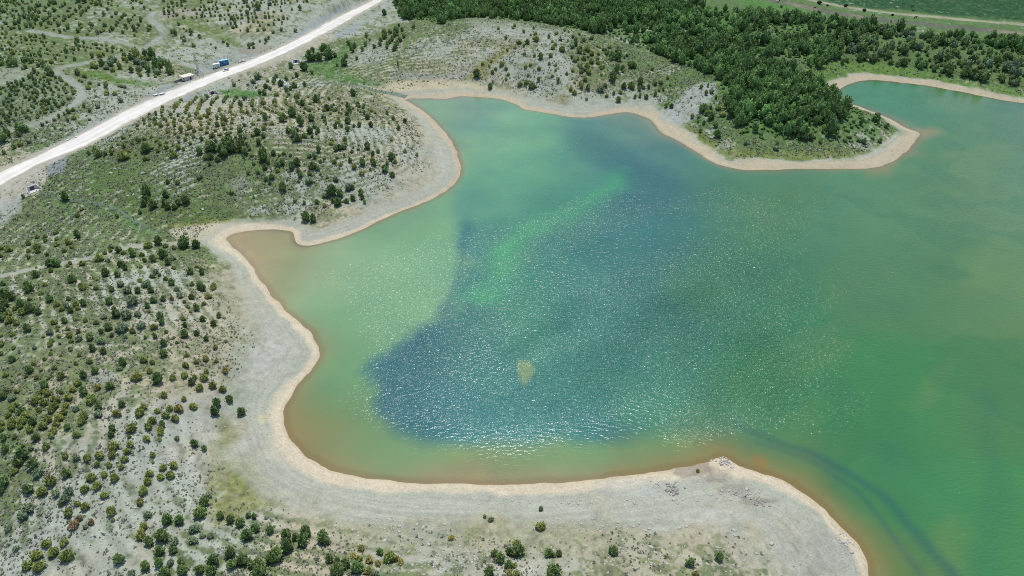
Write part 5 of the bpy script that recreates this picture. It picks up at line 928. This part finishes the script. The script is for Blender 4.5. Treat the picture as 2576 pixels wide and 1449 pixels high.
for px, sz, lab in ((c7(1070, 610), (.8, .7, 1.2), "tall white cabinet standing left of the mast foot"), (c7(1112, 640), (.9, .7, .8), "low white cabinet in front of the mast foot"), (c7(1148, 640), (1.0, .7, .7), "white cabinet standing right of the mast foot")):
    e = empty("equipment_cabinet", at1(*px), RY); e.scale = (.8,) * 3; tag(e, lab, "cabinet", "white cabinets at the mast"); MB().box((0, 0, sz[2] / 2 + .1), sz, bev=.03).build("housing", M_WHITE, e); MB().box((0, -sz[1] / 2 - .012, sz[2] / 2 + .1), (sz[0] * .8, .025, sz[2] * .8)).build("door", M_CREAM, e); MB().box((0, 0, .0), (sz[0] + .2, sz[1] + .2, .2)).build("base", M_CONC, e)
# wire fences
def fence(pts, lab, hgt=1.6):
    W = at(*np.array(pts, float).T); e = empty("wire_fence", Vector(W[0])); tag(e, lab, "fence"); P0 = W[0]; tops = []
    for q in W:
        r_ = Vector(q - P0); MB().tube(r_ + Vector((0, 0, -.2)), r_ + Vector((.08, 0, hgt)), .09, .07, 6).build("post", M_WOOD, e); tops.append(r_)
    m = MB()
    for a, b in zip(tops, tops[1:]):
        for z in (.4, .85, 1.3): m.tube(a + Vector((0, 0, z)), b + Vector((0, 0, z)), .016, .016, 4)
    m.build("wires", M_STEEL, e)
fence([c7(*q) for q in ((1300, 470), (1375, 455), (1480, 440), (1580, 410), (1670, 355), (1780, 320), (1865, 335), (1960, 370), (2060, 415), (2140, 440))], "wire fence on wooden posts curving behind the blue cabin")
fence([c7(*q) for q in ((710, 700), (810, 640), (930, 640), (1060, 690), (1130, 740), (1200, 770), (1265, 805), (1165, 830), (1060, 865), (940, 910))], "wire fence on wooden posts around the white hut")
# concrete blocks, slabs and culverts
def slab(name, px, dims, rz, lab, cat, mat=M_WHITE, grp=None):
    p = at1(*px); e = empty(name, p, rz); tag(e, lab, cat, grp); MB().box((0, 0, dims[2] * .42), (dims[0], dims[1], dims[2] * .84), bev=.05).build("block", M_CONCD, e); MB().box((0, 0, dims[2] * .92), (dims[0] * 1.04, dims[1] * 1.04, dims[2] * .16), bev=.02).build("cover", mat, e)
slab("concrete_chamber", c7(58, 1245), (2.0, 1.4, .6), RY, "pale concrete chamber by the road, farther from the road edge", "chamber", grp="concrete chambers by the road")
slab("concrete_chamber", c7(218, 1225), (2.0, 1.4, .85), RY, "taller pale concrete chamber right against the road edge", "chamber", grp="concrete chambers by the road")
slab("concrete_block", (192, 346), (1.2, .7, .35), RY, "white concrete block on the verge lower along the road", "block", grp="white blocks on the verge")
slab("concrete_block", (172, 352), (1.1, .7, .3), RY + .3, "lower white concrete block at the end of the verge", "block", grp="white blocks on the verge")
def rubble_pile(px, lab, n, s0, mat):
    p = at1(*px); g_ = random.Random(n); m = MB()
    for k in range(n):
        r_ = g_.random() ** .6; a = g_.uniform(0, 6.28); q = Vector((math.cos(a) * r_ * 2.6 * s0, math.sin(a) * r_ * 1.5 * s0, 0)); q.z = .65 * (1 - r_) * s0 + .1
        m.box(q, [g_.uniform(.35, .9) * s0 for _ in range(3)], g_.uniform(0, 3), g_.uniform(-.5, .5), .04)
    o = m.build("rubble_heap", mat, None, p); o.rotation_euler = (0, 0, RY); tag(o, lab, "rubble heap")
rubble_pile(c7(2210, 395), "white rubble heap at the road edge beyond the blue cabin", 42, 1.0, M_CONC)
rubble_pile(c7(1915, 800), "small white rubble heap on the lake side of the road", 14, .55, M_CONC)
rubble_pile((645, 178 + 108), "dummy", 1, .01, M_CONC) if False else None
def culvert(px, rz, s, lab):
    p = at1(*px); e = empty("culvert", p, rz); tag(e, lab, "culvert")
    MB().box((0, .25, .8 * s), (3.4 * s, .35, 2.0 * s)).build("headwall", M_CONC, e); MB().box((0, .06, .75 * s), (1.6 * s, .06, 1.5 * s)).build("opening_shade", M_DARK, e)  # no hollow: a flat dark panel paints the shade inside the culvert mouth
    for sg in (-1, 1): MB().poly([(sg * 1.7 * s, .1, -.2), (sg * 2.5 * s, -2.2 * s, -.2), (sg * 2.5 * s, -2.2 * s, .25 * s), (sg * 1.7 * s, .1, 1.8 * s)], (sg * .25, .02, 0)).build("wing_wall", M_CONC, e)
    MB().poly([(-1.7 * s, 0, -.1), (1.7 * s, 0, -.1), (2.4 * s, -2.4 * s, -.1), (-2.4 * s, -2.4 * s, -.1)], (0, 0, .16)).build("apron", M_CONC, e)
culvert((83, 478), .95, .95, "concrete culvert mouth with a pale apron under the nearer road bend")
culvert(c7(1490, 1215), .75, .95, "concrete culvert with pale wing walls beside a round pine")
culvert(((1000 + 405 / 2.576) / 1.5528, 245 / 1.5528), .5, .9, "dark culvert mouth in the embankment beside the copse")
# cattle on the far meadow
def cow(px, hide, lab, rz, graze):
    p = at1(*px); me = bpy.data.meshes.new("cow")
    hd = .45 if graze else 1.35
    J = [((-.75, 0, 1.12), .30), ((0, 0, 1.08), .36), ((.62, 0, 1.12), .31), ((.98, 0, .98 if graze else 1.28), .17), ((1.3, 0, hd), .14), ((1.56, 0, hd - .16), .085), ((-1.02, 0, 1.2), .10), ((-1.1, 0, .55), .03),
         ((.55, .19, .78), .12), ((.55, .2, .4), .07), ((.55, .2, .03), .06), ((.55, -.19, .78), .12), ((.6, -.2, .4), .07), ((.64, -.2, .03), .06),
         ((-.72, .2, .8), .15), ((-.82, .21, .42), .075), ((-.76, .21, .03), .06), ((-.72, -.2, .8), .15), ((-.86, -.21, .42), .075), ((-.84, -.21, .03), .06), ((1.2, .17, hd + .12), .035), ((1.2, -.17, hd + .12), .035)]
    E = [(0, 1), (1, 2), (2, 3), (3, 4), (4, 5), (0, 6), (6, 7), (2, 8), (8, 9), (9, 10), (2, 11), (11, 12), (12, 13), (0, 14), (14, 15), (15, 16), (0, 17), (17, 18), (18, 19), (4, 20), (4, 21)]
    me.from_pydata([j[0] for j in J], E, []); o = link("grazing_cow", me, hide, None, p); o.rotation_euler = (0, 0, rz); md = o.modifiers.new("skin", 'SKIN')
    for k, (c_, r_) in enumerate(J): me.skin_vertices[0].data[k].radius = (r_, r_)
    me.skin_vertices[0].data[1].use_root = True; md.use_smooth_shade = True; s_ = o.modifiers.new("sub", 'SUBSURF'); s_.levels = 1; s_.render_levels = 1
    tag(o, lab, "cow", "cattle on the far meadow")
def c4(cx, cy): return (3000 + cx / 2.08) / 1.5528, cy / 2.08 / 1.5528
for px, hd_, lab, rz, gz_ in ((c4(88, 16), M_COWD, "black cow standing at the start of the gravel bed", .3, 0), (c4(74, 19), M_COWW, "white cow next to the black one by the gravel bed", 2.6, 1), (c4(380, 72), M_COWB, "brown cow standing in the gravel bed", .2, 0), (c4(676, 42), M_COWW, "white cow lying near the meadow track's upper edge", 2.9, 1), (c4(995, 36), M_COWW, "white cow farthest out on the dark meadow", .4, 1), (c4(1046, 68), M_COWW, "white cow lower on the meadow, facing the track", 1.9, 1), (c4(1098, 42), M_COWB, "brown cow on the meadow between white and black ones", .1, 1), (c4(1172, 61), M_COWD, "black cow on the meadow beyond the track", 3.0, 1), (c4(1176, 96), M_COWD, "black cow on the meadow close to the track", .2, 1), (c4(1198, 150), M_COWD, "black cow between the track and the gravel bed", .1, 0), (c4(997, 180), M_COWB, "dark brown cow at the foot of the gravel bed by the trees", 1.2, 1)):
    cow(px, hd_, lab, rz, gz_)
for px, s, lab in ((c4(414, 33), 1.5, "dark round thorn bush between the track and the gravel bed"), (c4(628, 56), 1.3, "dark bush on the edge of the meadow track"), (c4(780, 92), 1.2, "dark bush among the white boulders by the track"), (c4(1010, 128), .9, "small dark bush below the meadow track"), (c4(482, 50), .8, "little bush halfway between the two round ones")):
    p = at1(*px); e = empty("thorn_bush", p); e.scale = (s, s, s * .8); tag(e, lab, "bush", "bushes along the meadow track")
    c = link("crown", CROWN['shrub'][0], None, e); c.color = (.04, .055, .035, 1); link("trunk", TRUNK[0], None, e)
for k, (q, r_) in enumerate(((690, 91), (703, 88), (716, 92), (726, 90))[:4] and (((690, 91), .7), ((703, 88), .9), ((716, 92), .8), ((726, 90), .6), ((800, 102), .8))):
    o = link("boulder", stone_mesh(900 + k), M_ROCK, None, at1(*c4(*q))); o.scale = (r_, r_ * .8, r_ * .8); tag(o, ["white boulder at the near end of the line by the meadow track", "biggest white boulder in the line by the meadow track", "third white boulder in the line by the meadow track", "smallest white boulder ending the line by the track", "white boulder on the far side of the dark bush"][k], "boulder", "white boulders by the meadow track")
